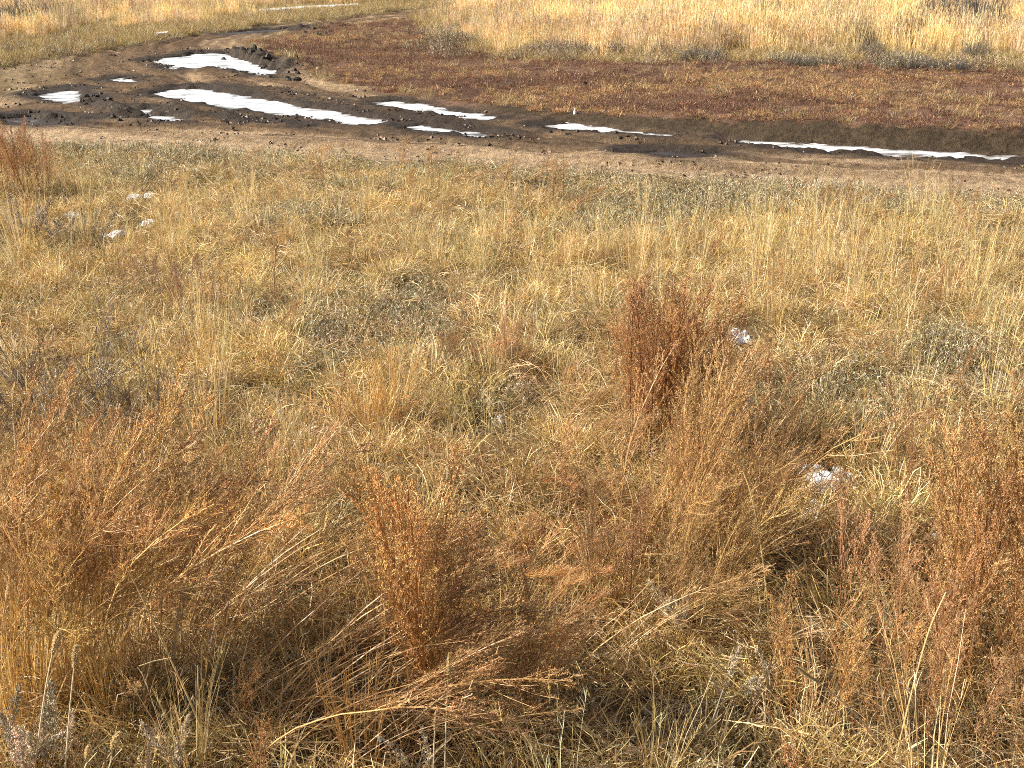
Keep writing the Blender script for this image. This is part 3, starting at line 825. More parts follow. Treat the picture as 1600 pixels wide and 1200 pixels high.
# stray straw coloured grass on the red field
x, y = cands(14, 11, 30, .46, 2.0)
f = fields(x, y)
k = keep(x, y, sstep(.5, .9, f['red']) * (f['pud_sd'] > .3) * (foot_sd(x, y) > .25) * 14 * sstep(.45, .62, N[2].fbm(x * .8, y * 1.6, 3)), 14); x, y = x[k], y[k]; f = {a: b[k] for a, b in f.items()}
n = len(x); s = rng.uniform(.5, 1.1, n)
scatter('stray_grass', 'stray straw coloured grass tufts among the red herbs', 'grass', PS_SHORT, x, y, f['z'], rots(n, .2), np.stack([s, s, s], 1), tints(n, (1.0, .93, .84), .25))
# far grass: right of the red field and left of the road
x, y = cands(60, 16, 62, .46, 3)
f = fields(x, y)
u, v = proj(x, y, f['z'])
outm = (1 - f['road']) * (1 - f['red']) * (1 - f['trk'])
# distance beyond the bare edges, noise broken
dist = np.minimum(f['road_sd'], f['red_sd'])
right = (u > 640)
nn = N[11].fbm(x * .8, y * .8, 3)
band = np.where(right, sstep(.0, 2.6, dist + (nn - .5) * 2.6), sstep(1.1, 2.8, dist + (nn - .5) * 2.2))
band = band * np.where(right, 1, np.where(v > 8, sstep(480, 330, u), 1))
dens = outm * band * (14 + 30 * sstep(.42, .62, nn)) * (y > 15) * bush_clear(x, y)
k = keep(x, y, dens, 60); x, y = x[k], y[k]; f = {a: b[k] for a, b in f.items()}; band = band[k]; right = right[k]
n = len(x); s = rng.uniform(.55, 1.15, n) * (.4 + .6 * band) * np.where(right, .92, .75)
cl = N[7].fbm(x * 1.1, y * .8, 3)[:, None]; cl2 = N[6].fbm(x * .5, y * .4, 3)
FT = np.where(cl > .54, np.array([1.24, 1.18, 1.0]), np.where(cl < .44, np.array([.95, .9, .9]), np.array([1.12, 1.07, .98])))
FT = FT * (.8 + .5 * cl2[:, None])
scatter('far_grass', 'tall pale golden grass standing beyond the road and red field', 'grass', PS_FAR, x, y, f['z'], rots(n, .08), np.stack([s, s, s], 1), FT * tints(n, (1.1, 1.1, 1.2), .24))
# short fringe grass of the far side
x, y = cands(90, 15, 45, .46, 3)
f = fields(x, y)
outm = (1 - f['road']) * (1 - f['red'])
k = keep(x, y, outm * 60 * (1 - .8 * f['trk']) * (y > 15), 90); x, y = x[k], y[k]; f = {a: b[k] for a, b in f.items()}
n = len(x); s = rng.uniform(.9, 1.7, n)
scatter('fringe_grass', 'short mixed dry grass along the far verge', 'grass', PS_SHORT, x, y, f['z'], rots(n, .2), np.stack([s, s, s], 1), mixc(tints(n, (1.0, .97, .88), .25), np.array([.82, .77, .62]), (rng.random(n) < .35) * 1.0))
# grey and dark herbs of the far fringe
u_, v_ = None, None
x, y = cands(60, 14, 34, .46, 2)
f = fields(x, y)
u, v = proj(x, y, f['z'])
dn = blobs(u, v, [(900, 88, 110, 8, 45), (700, 68, 40, 12, 30), (1080, 98, 70, 4, 40), (1250, 100, 60, 4, 25), (60, 80, 120, 7, 12), (1450, 106, 110, 4, 25), (590, 20, 120, 5, 15)]) * (1 - f['road']) * sstep(.42, .6, N[5].fbm(x * 1.4, y * 1.4, 3)) * 1.6
k = keep(x, y, dn, 60); x, y = x[k], y[k]; f = {a: b[k] for a, b in f.items()}
n = len(x); s = rng.uniform(1.2, 2.6, n)
scatter('grey_herbs', 'knee high grey herbs along the edge of the far grass', 'ground cover', PS_CUSH, x, y, f['z'], rots(n, .2), np.stack([s, s, s * 1.2], 1), tints(n, (.72, .66, .6), .35))

# ------------------------------------------------------------------ shrubs: each an Empty with one child per stem
def thing(name, label, cat, loc, group=None, rz=0):
    o = bpy.data.objects.new(name, None); o.empty_display_size = .05; o.location = loc; o.rotation_euler = (0, 0, rz)
    col.objects.link(o); return tag(o, label, cat, group)

UP = [pair(plume(*q)) for q in ((.02, .2, .68, .10, 5), (.0, .25, .66, .12, 5, .3), (.08, .15, .66, .085, 5, .35), (.05, .4, .66, .11, 5, .28))]
BR = (0.56, 0.35, 0.14)
BOW = [pair(plume(*q, stem=BR)) for q in ((.02, .55, .72, .10, 4, .2), (.06, .8, .74, .11, 4, .3), (.1, .45, .68, .095, 4, .22), (.05, 1.05, .76, .10, 4, .35), (.0, .35, .7, .11, 4, .15))]
ARC = [pair(plume(*q, stem=BR)) for q in ((.2, 1.2, .72, .09, 5, .5), (.3, 1.6, .75, .10, 5, .5), (.4, 1.35, .75, .10, 5, .55))]
LIE = [pair(plume(*q, stem=BR, nb=22)) for q in ((.7, 1.35, .78, .08, 5, .62), (.85, 1.5, .82, .08, 5, .64), (.6, 1.25, .75, .08, 5, .62))]
GP = dict(cs=((.68, .58, .41), (.74, .65, .47), (.56, .47, .33)), stem=(.34, .26, .18), rb=.0028)
PALEP = [pair(plume(*q, **GP)) for q in ((.05, .4, .42, .05, 4, .3), (.2, .8, .42, .055, 4, .3), (.1, .6, .4, .05, 4, .25))]
HIGH = [pair(plume(*q, stem=(.62, .42, .19))) for q in ((.03, .5, .74, .09, 4, .48), (.08, .85, .76, .10, 4, .5), (.0, .35, .72, .085, 4, .42), (.12, 1.15, .78, .09, 4, .52))]
SETS = {'up': UP, 'high': HIGH, 'bow': BOW, 'arc': ARC, 'lie': LIE, 'pale': PALEP}

def shrub(u, v, n, h, spread, kind, label, color=(1, 1, 1), az=0.0, azv=.5, cat='shrub', group='rusty wormwood shrubs on the meadow', name='wormwood_shrub', tilt=.12):
    g = ground_at(u, v)
    root = thing(name, label, cat, g, group)
    ms = SETS[kind]
    for i in range(n):
        me, me2 = random.choice(ms if not (kind == 'up' and spread < .1) else [ms[0], ms[2]])
        o = bpy.data.objects.new('stem', me); col.objects.link(o); o.parent = root
        o2 = bpy.data.objects.new('seed_spray', me2); o2['kind'] = 'stuff'; col.objects.link(o2); o2.parent = o
        r = spread * math.sqrt(random.random()); a = random.uniform(0, 6.28)
        px, py = r * cos(a), r * sin(a) * .8
        o.location = (px, py, height(g.x + px, g.y + py) - g.z)
        s = h / .66 * (random.uniform(.68, 1.12) if kind not in ('bow', 'high') else random.uniform(.55, 1.12))
        if kind == 'up' and spread < .1: tilt = .045
        if kind in ('up', 'pale'):
            rz = random.uniform(0, 6.28); o.rotation_euler = (random.gauss(0, tilt * .6) - py * .5, random.gauss(.05, tilt) + px * .6, rz)
        else:
            rz = random.gauss(az, azv); tb = .15 if kind in ('bow', 'high') else .1; o.rotation_euler = (random.gauss(0, tb), random.gauss(0, tb), rz)
        o.scale = (s, s, s)
        k = random.uniform(.72, 1.15); o.color = (color[0] * k, color[1] * k * random.uniform(.93, 1.05), color[2] * k, 1); o2.color = o.color
    return root

SH = [
 (1052, 695, 60, .66, .22, 'up', 'upright rusty broom shaped shrub with tall spikes beside the single snow patch'),
 (948, 640, 4, .46, .05, 'up', 'few thin rusty stems standing just beside the upright broom shrub'),
 (885, 705, 12, .42, .14, 'arc', 'small rusty shrub bowed over below the grey cushions'),
 (1085, 900, 48, .73, .23, 'bow', 'large dense rusty shrub with bowed tops in front of the broom shrub'),
 (1105, 985, 12, .5, .14, 'bow', 'rusty shrub bowed over at the snow scraps side of the dense shrub'),
 (975, 960, 18, .5, .2, 'up', 'open rusty brown shrub at the foot of the dense bowed shrub'),
 (1405, 1030, 18, .5, .2, 'up', 'open rusty shrub of straight stems below the snow scraps'),
 (1320, 1140, 14, .44, .24, 'up', 'low rusty shrub crossed by pale diagonal straws'),
 (1570, 1080, 32, .80, .22, 'up', 'tallest rusty shrub cut by the right edge of the view'),
 (1500, 1180, 15, .5, .25, 'up', 'rusty shrub in the lower right corner'),
 (1480, 880, 7, .56, .06, 'up', 'slim bundle of red brown stems above the tallest shrub'),
 (1412, 800, 5, .46, .05, 'up', 'slim red brown stems beside the trampled grey patch'),
 (1590, 830, 9, .5, .1, 'up', 'thin rusty stems at the right edge above the tallest shrub'),
 (672, 1150, 17, .84, .045, 'up', 'tall narrow orange plume in the centre foreground'),
 (835, 1165, 10, .5, .05, 'up', 'shorter orange plume leaning beside the tall narrow one'),
 (760, 1100, 9, .34, .14, 'arc', 'low spreading orange shrub between the two orange plumes'),
 (30, 1100, 36, .80, .18, 'high', 'tall rusty shrub at the left edge with crowded straight stems'),
 (125, 1085, 34, .78, .2, 'high', 'dense rusty shrub around the two pale foxtail stalks'),
 (225, 1060, 22, .70, .2, 'high', 'rusty shrub bowed over the broken straw'),
 (310, 1030, 14, .6, .18, 'high', 'thinner rusty shrub bowed beyond the broken straw'),
 (370, 1160, 16, .72, .14, 'lie', 'sheaf of rusty stems lying flat with heads toward the centre'),
 (450, 1140, 18, .66, .16, 'lie', 'lodged rusty stems fanning toward the tall orange plume'),
 (330, 990, 12, .62, .12, 'lie', 'lodged reddish stems lying across the middle of the left grass'),
 (540, 1190, 14, .55, .16, 'lie', 'short lodged rusty stems at the bottom edge'),
 (806, 795, 6, .27, .05, 'up', 'small dark brown seeded plant in the middle of the meadow'),
 (800, 925, 14, .28, .2, 'arc', 'low brown tuft shrub above the low orange one'),
 (900, 1050, 9, .55, .1, 'lie', 'rusty strands trailing flat across the combed grass'),
 (22, 310, 40, .62, .3, 'up', 'russet shrub at the left end of the road verge'),
 (875, 322, 5, .4, .06, 'up', 'thin russet stalks standing on the road verge'),
 (690, 300, 6, .36, .16, 'up', 'sparse russet stalks by the verge with pale grass'),
 (1300, 340, 34, .26, .32, 'arc', 'low dark russet shrub mound near the sandy road'),
 (1235, 352, 12, .2, .25, 'arc', 'low brown shrub merging with the dark russet mound'),
 (1485, 332, 3, .3, .03, 'up', 'single dark stalk rising against the sandy road'),
 (335, 500, 16, .34, .36, 'up', 'stand of thin purple brown stems in the middle left grass'),
 (222, 470, 8, .36, .14, 'up', 'thin brown stems left of the purple brown stand'),
 (800, 580, 8, .34, .12, 'up', 'sparse reddish stems in the centre of the meadow'),
 (725, 590, 6, .3, .1, 'up', 'sparse brown stems beside the silvery cushions'),
 (1335, 685, 2, .2, .02, 'up', 'pair of short dark stalks above the snow scraps'),
 (640, 360, 8, .33, .25, 'arc', 'bent brown stems below the verge in pale grass'),
 (510, 310, 5, .3, .15, 'up', 'few brown stems close to the verge'),
]
for i, a in enumerate(SH):
    u, v, n, h, sp, kind, label = a
    c = (1.1, 1.14, 1.12)
    if 'broom shaped' in label: c = (1.04, 1.0, .95)
    if 'dark' in label or 'brown' in label: c = (.75, .72, .75)
    if 'orange' in label: c = (1.22, 1.16, 1.0)
    if 'purple' in label: c = (.8, .78, 1.0)
    bq = random.uniform(.84, 1.1); c = (c[0] * bq, c[1] * bq * random.uniform(.94, 1.06), c[2] * bq * random.uniform(.88, 1.14))
    shrub(u, v, n, h, sp, kind, label, c, az=.1, azv=1.0 if kind == 'bow' else .7 if kind == 'high' else .6 if kind == 'arc' else .35)
GR = [
 (18, 1240, 4, .44, .05, 'pale grey lilac seed plume at the lower left corner'),
 (70, 1235, 5, .34, .05, 'broad grey lilac plume leaning beside the pale foxtails'),
 (268, 1235, 3, .26, .05, 'small grey lilac plume at the bottom edge'),
 (1062, 1010, 4, .28, .03, 'short pale lilac plume against the dense rusty shrub'),
 (1170, 1110, 5, .24, .1, 'flattened grey plume on the dark grass by the bottom'),
 (45, 385, 16, .46, .16, 'pale grey shrub under the russet verge shrub'),
 (105, 395, 14, .40, .2, 'greyish lilac shrub beside a golden tussock on the far left'),
 (665, 1235, 2, .26, .02, 'white grey seed spike at the foot of the tall orange plume'),
]
for u, v, n, h, sp, label in GR:
    shrub(u, v, n, h * 1.25, sp, 'pale', label, (1, 1, 1), group='grey plumed herbs', name='grey_plume_herb', cat='herb', tilt=.2)

# bare twiggy bushes
TW = [twig_bush(.6, .5, 10, 3, (.20, .155, .115)).mesh('branches', M_PLANT), twig_bush(.55, .5, 9, 3, (.21, .165, .125)).mesh('branches', M_PLANT)]
for i, (u, v, s, label) in enumerate([(85, 712, .86, 'bare dark twiggy bush behind the pale foxtail heads'), (5, 660, .7, 'bare dark bush cut by the left edge of the view'), (225, 690, .6, 'smaller bare twiggy bush at the end of the rusty shrubs')]):
    g = ground_at(u, v)
    r = thing('bare_bush', label, 'bush', g, 'bare twiggy bushes', random.uniform(0, 6))
    o = bpy.data.objects.new('branches', TW[i % 2]); o.parent = r; o.scale = (s, s, s * .9); o['kind'] = 'stuff'; col.objects.link(o)

# dark bushes in the far grass
def far_bush(h, wd):
    m = MB()
    for i in range(420):
        a = random.uniform(0, 6.28); r = wd * math.sqrt(random.random()); p = Vector((r * cos(a), r * sin(a) * .6, -.02))
        hh = h * (1 - .6 * (r / wd) ** 2) * random.uniform(.5, 1.05)
        pts = arc(p, a, random.uniform(0, .3), random.uniform(.2, .7), hh, 4, .12)
        c = pick([(.16, .14, .12), (.22, .19, .16), (.11, .095, .08), (.28, .25, .2)])
        m.ribbon(pts, .008, .005, c)
        for k in range(5):
            q = pts[random.randint(1, 3)]
            m.ribbon(arc(q, random.uniform(0, 6.28), .3, .9, random.uniform(.05, .14), 3, .2), .008, .004, c)
    return m
FB = [far_bush(.85, .8).mesh('foliage', M_PLANT), far_bush(.75, .7).mesh('foliage', M_PLANT)]
for i, (u, v, sx, sz, label) in enumerate([
    (1480, 52, .9, 1.25, 'dark grey bush high in the far golden grass'), (1532, 54, .8, 1.25, 'second dark grey bush touching the first in far golden grass'),
    (1420, 74, .45, .85, 'small grey bush in the pale grass below the dark bushes'), (40, 40, .9, .95, 'dark brown bush at the upper left in far grass'),
    (95, 38, .55, .8, 'smaller dark bush beside the upper left one'), (215, 32, .4, .45, 'small round grey bush on the far verge'),
    (1425, 108, .4, .3, 'low dark green grey bush on the edge of the red field'), (1490, 110, .38, .28, 'low dark bush along the red field edge, farther right'),
    (1525, 96, .3, .45, 'small dark bush inside the pale grass fringe'), (1100, 94, .5, .32, 'dark low bush beside the straw coloured hummock'),
    (165, 18, .45, .9, 'dark bush at the top edge of the upper left grass'),
    (1250, 104, .34, .26, 'low dark bush in the middle of the red field edge'), (1330, 74, .45, .75, 'brownish grey bush in the middle of the pale far grass'),
    (1360, 92, .3, .5, 'small grey bush just in front of the brownish grey one'), (1200, 52, .45, .9, 'grey bush left of the two big dark bushes')]):
    g = ground_at(u, v)
    r = thing('grey_bush', label, 'bush', g, 'dark bushes in the far grass', random.uniform(-.3, .3))
    o = bpy.data.objects.new('foliage', FB[i % 2]); o.parent = r; o.scale = (sx, sx, sz); o['kind'] = 'stuff'; col.objects.link(o)
    k = random.uniform(.7, 1.0); o.color = (k, k, k, 1)

# ------------------------------------------------------------------ distinct golden tussocks
TUS = [tall_tuft(.46, 46, .07).mesh('blades', M_PLANT), tall_tuft(.42, 38, .06).mesh('blades', M_PLANT), tall_tuft(.5, 34, .05).mesh('blades', M_PLANT)]
for i, (u, v, s, label) in enumerate([
    (608, 668, .9, 'orange gold grass tussock in front of silvery cushions'), (578, 690, .75, 'golden tussock just left of the orange gold one'),
    (325, 705, 1.35, 'slender tall golden tussock near the bare bushes'), (480, 745, .8, 'golden tussock left of the lodged reddish stems'),
    (40, 415, 1.25, 'tall golden tussock at the left edge below the grey shrub'), (140, 385, 1.1, 'golden tussock behind the snow scraps on the left'),
    (255, 380, .8, 'short golden tussock at the right of the left snow scraps'), (940, 500, .9, 'pale golden tussock above the thin rusty stems'),
    (1180, 500, .9, 'golden tussock beyond the single snow patch'), (1215, 520, .9, 'golden tussock just right of the single snow patch'),
    (1415, 540, 1.0, 'golden tussock by the grey cushions on the right'), (1480, 490, 1.0, 'tall pale tussock in the upper right grass'),
    (1415, 700, .75, 'thin golden tussock among the trampled grey patch'), (290, 315, .7, 'pale tussock close to the road on the left'),
    (1430, 345, .9, 'pale tussock leaning at the sandy road edge'), (565, 350, .8, 'golden tussock below the verge, left of centre'),
    (55, 1120, 1.25, 'tall golden stalks crowded at the left edge among rusty stems'), (122, 1105, 1.35, 'tall golden stalks around the two pale foxtails'),
    (10, 1170, 1.2, 'golden stalks in the lower left corner behind the grey lilac plume'), (175, 1130, 1.15, 'golden stalks between the foxtails and the broken straw'), (300, 1215, .8, 'pale tussock at the bottom edge under the broken straw'), (560, 1200, .8, 'pale tussock of bare straws left of the tall orange plume'),
    (1000, 450, .9, 'golden tussock between the grey strip and the broom shrub'), (1560, 440, 1.0, 'golden tussock at the far right of the meadow')]):
    g = ground_at(u, v)
    r = thing('grass_tussock', label, 'tussock', g, 'golden tussocks on the meadow', random.uniform(0, 6))
    o = bpy.data.objects.new('blades', TUS[i % 3]); o.parent = r; o.scale = (s, s, s); o['kind'] = 'stuff'; col.objects.link(o)
    o.rotation_euler = (random.gauss(0, .06), random.gauss(0, .06), 0)
    if 'stalks' in label: o.scale = (s * .8, s * .8, s)
    k = (1.08, .88, .58) if 'stalks' in label else (1.1, .85, .6) if 'orange' in label else (1.08, 1.0, .88); o.color = (*k, 1)

# ------------------------------------------------------------------ single stalks, foxtails
def ray_plane(u, v, yy):
    """point of the place seen at (u, v) on the upright plane y = yy"""
    a = (u - 800) / F; b = (v - 600) / F
    d = Vector((a, CT - b * ST, -ST - b * CT)); t = yy / d.y
    return Vector((0, 0, CAM_H)) + d * t
def smooth(pts, n=6):
    out = []
    P = [pts[0] * 2 - pts[1]] + pts + [pts[-1] * 2 - pts[-2]]
    for i in range(1, len(P) - 2):
        for k in range(n):
            t = k / n
            out.append(.5 * ((2 * P[i]) + (P[i + 1] - P[i - 1]) * t + (2 * P[i - 1] - 5 * P[i] + 4 * P[i + 1] - P[i + 2]) * t * t + (3 * P[i] - P[i - 1] - 3 * P[i + 1] + P[i + 2]) * t ** 3))
    out.append(pts[-1]); return out
def seed_head(pts, r=.006):
    m = MB()
    m.tube(pts, r * .3, r * .12, PALE, 4)
    n = 300
    for i in range(n):
        s = (i + random.random()) / n; x = s * (len(pts) - 1); k = min(int(x), len(pts) - 2)
        p = pts[k].lerp(pts[k + 1], x - k); d = (pts[k + 1] - pts[k]).normalized()
        a = random.uniform(0, 6.28); u = d.orthogonal().normalized(); v = d.cross(u)
        rad = (u * cos(a) + v * sin(a)); rr = r * (math.sin(pi * (.12 + .83 * s)) ** .6)
        b = p + rad * rr * .25
        m.ribbon([b, b + (rad * .8 + d * 1.1).normalized() * rr * 1.5], .0026, .001, pick([PALE, STRAW, (.72, .62, .42)], .15))
    return m
ST_ = [
 ([(122, 765), (100, 650), (88, 610), (70, 560)], .18, 'tall pale foxtail with a drooping head before the bare bush'),
 ([(28, 790), (24, 700), (20, 640), (24, 598)], .16, 'short pale foxtail nearest the left edge of the bare bush'),
 ([(46, 770), (45, 680), (44, 620), (42, 585)], .16, 'straight pale foxtail second from the left by the bare bush'),
 ([(165, 790), (158, 700), (148, 650), (130, 629)], .16, 'foxtail with its head nodding left over the rusty shrub'),
 ([(232, 870), (246, 750), (258, 670), (272, 634)], .14, 'long leaning foxtail at the right end of the rusty shrub'),
 ([(108, 1060), (102, 930), (96, 850), (91, 797)], .12, 'left stalk of two pale foxtails standing close together'),
 ([(118, 1060), (124, 930), (128, 850), (126, 799)], .12, 'right stalk of two pale foxtails standing close together'),
 ([(48, 1240), (66, 1110), (80, 1030), (93, 986)], .12, 'pale foxtail leaning over the grey lilac plume'),
 ([(98, 1240), (108, 1120), (115, 1050), (119, 1008)], .14, 'upright foxtail right of the grey lilac plume'),
 ([(150, 1240), (172, 1195), (176, 1165), (185, 1145)], .3, 'short fat foxtail bending at the bottom edge'),
 ([(694, 1235), (697, 1130), (700, 1070), (702, 1020)], .22, 'pale spike standing at the foot of the tall orange plume'),
 ([(676, 1240), (678, 1170), (680, 1135), (682, 1110)], .25, 'shorter pale spike left of the tall pale one'),
 ([(1425, 1215), (1340, 1120), (1290, 1075), (1243, 1041)], .05, 'pale straw lying diagonally with a head at its upper left'),
 ([(130, 1240), (134, 1200), (137, 1180), (139, 1165)], .5, 'small foxtail head peeping in at the bottom left edge'),
]
for pts, hf, label in ST_:
    g = ground_at(*pts[0])
    P = [g - Vector((0, 0, .01))] + [ray_plane(a, b, g.y - .03 * k) for k, (a, b) in enumerate(pts[1:])]
    root = thing('foxtail_stalk', label, 'grass stalk', g, 'pale foxtail stalks')
    S = smooth(P, 8); S = [q - g for q in S]
    m = MB(); m.tube(S, .0022, .0014, PALE, 4)
    o = bpy.data.objects.new('stem', m.mesh('stem', M_PLANT)); o.parent = root; col.objects.link(o)
    k = len(S) // 2
    hp = S[-k:]
    tot = sum((hp[i + 1] - hp[i]).length for i in range(len(hp) - 1)); want = .10
    while tot > want and len(hp) > 4: hp = hp[1:]; tot = sum((hp[i + 1] - hp[i]).length for i in range(len(hp) - 1))
    o2 = bpy.data.objects.new('seed_head', seed_head(hp, .0058 if pts[0][0] > 500 else .0082).mesh('seed_head', M_PLANT)); o2.parent = root; col.objects.link(o2); o2.color = (1.1, 1.05, .95, 1)
STRAWS = [
 ([(335, 1195), (303, 1110), (265, 1027), (230, 950), (197, 885)], 'long broken straw crossing the rusty stems diagonally', [(267, 1028), (240, 1033), (217, 1041)]),
 ([(278, 1165), (330, 1178), (400, 1184), (470, 1179), (545, 1160)], 'pale straw lying in a flat arc at the bottom left', None),
 ([(1330, 1075), (1290, 980), (1255, 900), (1205, 840)], 'long pale straw slanting down across the right shrubs', None),
 ([(1392, 1215), (1420, 1100), (1450, 990), (1478, 925)], 'long pale straw rising steeply between the right shrubs', None),
 ([(1205, 1000), (1190, 860), (1170, 760), (1145, 710), (1125, 700)], 'golden straw hooked over at the top of the dense shrub', None),
 ([(440, 1020), (490, 1042), (545, 1065)], 'straight pale straw resting on the lodged stems', None),
 ([(580, 1110), (596, 1040), (602, 980), (600, 940)], 'curved straw standing left of the tall orange plume', None),
 ([(900, 1130), (960, 1165), (1000, 1200)], 'pale straw lying on the combed grass at the bottom', None),
 ([(880, 815), (940, 870), (1000, 925)], 'pale straw slanting under the dense bowed shrub', None),
 ([(1000, 1010), (1050, 985), (1100, 950)], 'stiff grey straw leaning out of the dense shrub', None),
 ([(745, 905), (850, 932), (960, 950)], 'nearly level straw above the combed grass', None),
]
for pts, label, extra in STRAWS:
    g = ground_at(*max(pts, key=lambda q: q[1]))
    yy = g.y
    L = [g - Vector((0, 0, .005))] if pts[0][1] >= pts[-1][1] else []
    P = []
    for k, (a, b) in enumerate(pts):
        q = ray_plane(a, b, yy - .02)
        if q.z < height(q.x, q.y) + .06: q.z = max(q.z, height(q.x, q.y) + (.0 if k == 0 else .06))
        P.append(q)
    m = MB(); S = [q - g for q in smooth(P, 6)]; m.tube(S, .0028, .0019, PALE, 4)
    root = thing('straw', label, 'straw', g, 'loose pale straws in the foreground')
    o = bpy.data.objects.new('stem', m.mesh('stem', M_PLANT)); o.parent = root; col.objects.link(o); o.color = (1.0, .9, .66, 1)
    if extra:
        m = MB(); m.tube([ray_plane(a, b, yy - .03) - g for a, b in extra], .0018, .0012, PALE, 4)
        o = bpy.data.objects.new('broken_side_stem', m.mesh('broken_side_stem', M_PLANT)); o.parent = root; col.objects.link(o); o.color = (1.0, .95, .75, 1)

# ------------------------------------------------------------------ snow scraps, clods, stones
def lump(name, rx, ry, rz, mat, seg=14, rings=6, rough=.35, dome=True, seed=0):
    rd = random.Random(seed); v = []; f = []
    ph = [rd.uniform(0, 6.28) for _ in range(6)]; am = [rd.uniform(.3, 1) for _ in range(6)]
    v.append((0, 0, rz))
    for i in range(1, rings + 1):
        k = i / rings
        for j in range(seg):
            a = 2 * pi * j / seg
            r = 1 + rough * sum(am[q] * sin((q + 2) * a + ph[q]) for q in range(6)) * .3
            zz = rz * math.sqrt(max(0, 1 - k * k)) * (1 + rough * .8 * rd.uniform(-1, 1)) if i < rings else -rz * .35
            v.append((rx * k * r * cos(a), ry * k * r * sin(a), zz))
    for j in range(seg): f.append((0, 1 + j, 1 + (j + 1) % seg))
    for i in range(rings - 1):
        for j in range(seg):
            a = 1 + i * seg + j; b = 1 + i * seg + (j + 1) % seg
            f.append((a, a + seg, b + seg, b))
    me = bpy.data.meshes.new(name); me.from_pydata(v, [], f); me.materials.append(mat)
    return me
def snow_mesh(g, rx, ry, th, seed):
    nn_ = 22; q = np.linspace(-1.3, 1.3, nn_); A, B = np.meshgrid(q, q)
    X = g.x + A * rx; Y = g.y + B * ry
    rr = np.sqrt(A * A + B * B) + (N[6].fbm(A * 1.7 + seed * 7.3, B * 1.7 + seed * 3.1, 3) - .5) * 1.5
    Z = fields(X.ravel(), Y.ravel())['z'].reshape(A.shape) - g.z + th * (1.5 * sstep(1.05, .7, rr) + .8 * (N[7].fbm(A * 4 + seed, B * 4, 3) - .5))
    ok = rr < 1.0
    idm = -np.ones(A.shape, int); v = []; f = []
    for r_ in range(nn_ - 1):
        for c_ in range(nn_ - 1):
            if ok[r_, c_] or ok[r_ + 1, c_] or ok[r_, c_ + 1] or ok[r_ + 1, c_ + 1]:
                fc_ = []
                for (p_, t_) in ((r_, c_), (r_, c_ + 1), (r_ + 1, c_ + 1), (r_ + 1, c_)):
                    if idm[p_, t_] < 0:
                        idm[p_, t_] = len(v); zz = Z[p_, t_] if ok[p_, t_] else Z[p_, t_] - .02
                        v.append((A[p_, t_] * rx, B[p_, t_] * ry, zz))
                    fc_.append(int(idm[p_, t_]))
                f.append(tuple(fc_))
    me = bpy.data.meshes.new('snow_patch'); me.from_pydata([tuple(map(float, t)) for t in v], [], f); me.materials.append(M_SNOW)
    for p_ in me.polygons: p_.use_smooth = True
    return me
for i, (u, v, rx, ry, rz, label) in enumerate([
    (1145, 529, .055, .05, .035, 'single flat snow patch beside the upright broom shrub'), (1283, 757, .05, .035, .05, 'largest snow scrap of the cluster by the dense shrub'),
    (1268, 741, .042, .02, .045, 'thin snow scrap just above the largest one'), (1311, 743, .022, .015, .04, 'small round snow scrap right of the cluster'),
    (1320, 752, .025, .01, .04, 'sliver of snow at the right end of the cluster'), (1282, 804, .026, .03, .05, 'tall little snow scrap below the cluster'),
    (1268, 812, .03, .014, .04, 'low snow scrap touching the tall little one'), (1243, 730, .018, .014, .05, 'snow crumb left above the cluster'),
    (781, 663, .015, .014, .06, 'tiny snow crumb in the centre of the meadow'), (182, 368, .065, .06, .03, 'largest snow scrap of the left meadow'),
    (115, 374, .07, .03, .03, 'thin snow sliver under the left golden tussock'), (112, 338, .06, .04, .06, 'snow scrap behind the left golden tussock'),
    (207, 311, .06, .05, .05, 'snow scrap nearest the road on the left'), (237, 308, .05, .04, .05, 'snow scrap right beside the one nearest the road'),
    (233, 350, .05, .04, .05, 'snow scrap between grass tufts right of the largest left one'), (1462, 850, .014, .02, .09, 'snow crumb caught in the right shrubs'),
    (425, 508, .06, .03, .04, 'faint snow crumb by the purple brown stand')]):
    g = ground_at(u, v)
    o = bpy.data.objects.new('snow_patch', snow_mesh(g, rx * (1.25 if u > 700 and v > 500 else 1.0), ry * (1.8 if u > 700 and v > 500 else 1.35), .024 if v > 500 else .018, i)); col.objects.link(o)
    o.location = g; tag(o, label, 'snow', 'scraps of snow left on the meadow')
CM = [lump('mud_clod', .09, .08, .055, M_CLOD, 9, 4, .5, seed=40 + i) for i in range(6)]
def heap(path, n, wid, s0, s1, label, group, zup=.0):
    for i in range(n):
        t = (i + random.random()) / n * (len(path) - 1); k = min(int(t), len(path) - 2)
        u = path[k][0] + (path[k + 1][0] - path[k][0]) * (t - k); v = path[k][1] + (path[k + 1][1] - path[k][1]) * (t - k)
        g = ground_at(u, v); g.x += random.gauss(0, wid * .4); g.y += random.gauss(0, wid)
        g.z = max(height(g.x, g.y), PZ) + random.uniform(0, zup)
        o = bpy.data.objects.new('mud_clod', random.choice(CM)); s = random.uniform(s0, s1); o.scale = (s, s, s * random.uniform(.8, 1.3))
        o.location = g; o.rotation_euler = (random.uniform(-.4, .4), random.uniform(-.4, .4), random.uniform(0, 6.28)); col.objects.link(o)
        tag(o, label, 'clod', group)
heap([(362, 82), (392, 86), (420, 97), (450, 105), (470, 104)], 60, .22, .25, .75, 'dark mud clod in the ridge along the broad puddle', 'clods of the ridge by the broad puddle', .0)
heap([(134, 160), (140, 150), (150, 152), (165, 166), (185, 172)], 24, .1, .18, .5, 'wet mud clod standing at the end of the white puddle', 'clods at the end of the left puddle', .0)
heap([(470, 47), (490, 45), (515, 44)], 10, .25, .5, 1.0, 'black clod in the small heap on the far bend', 'clods on the far bend', .0)
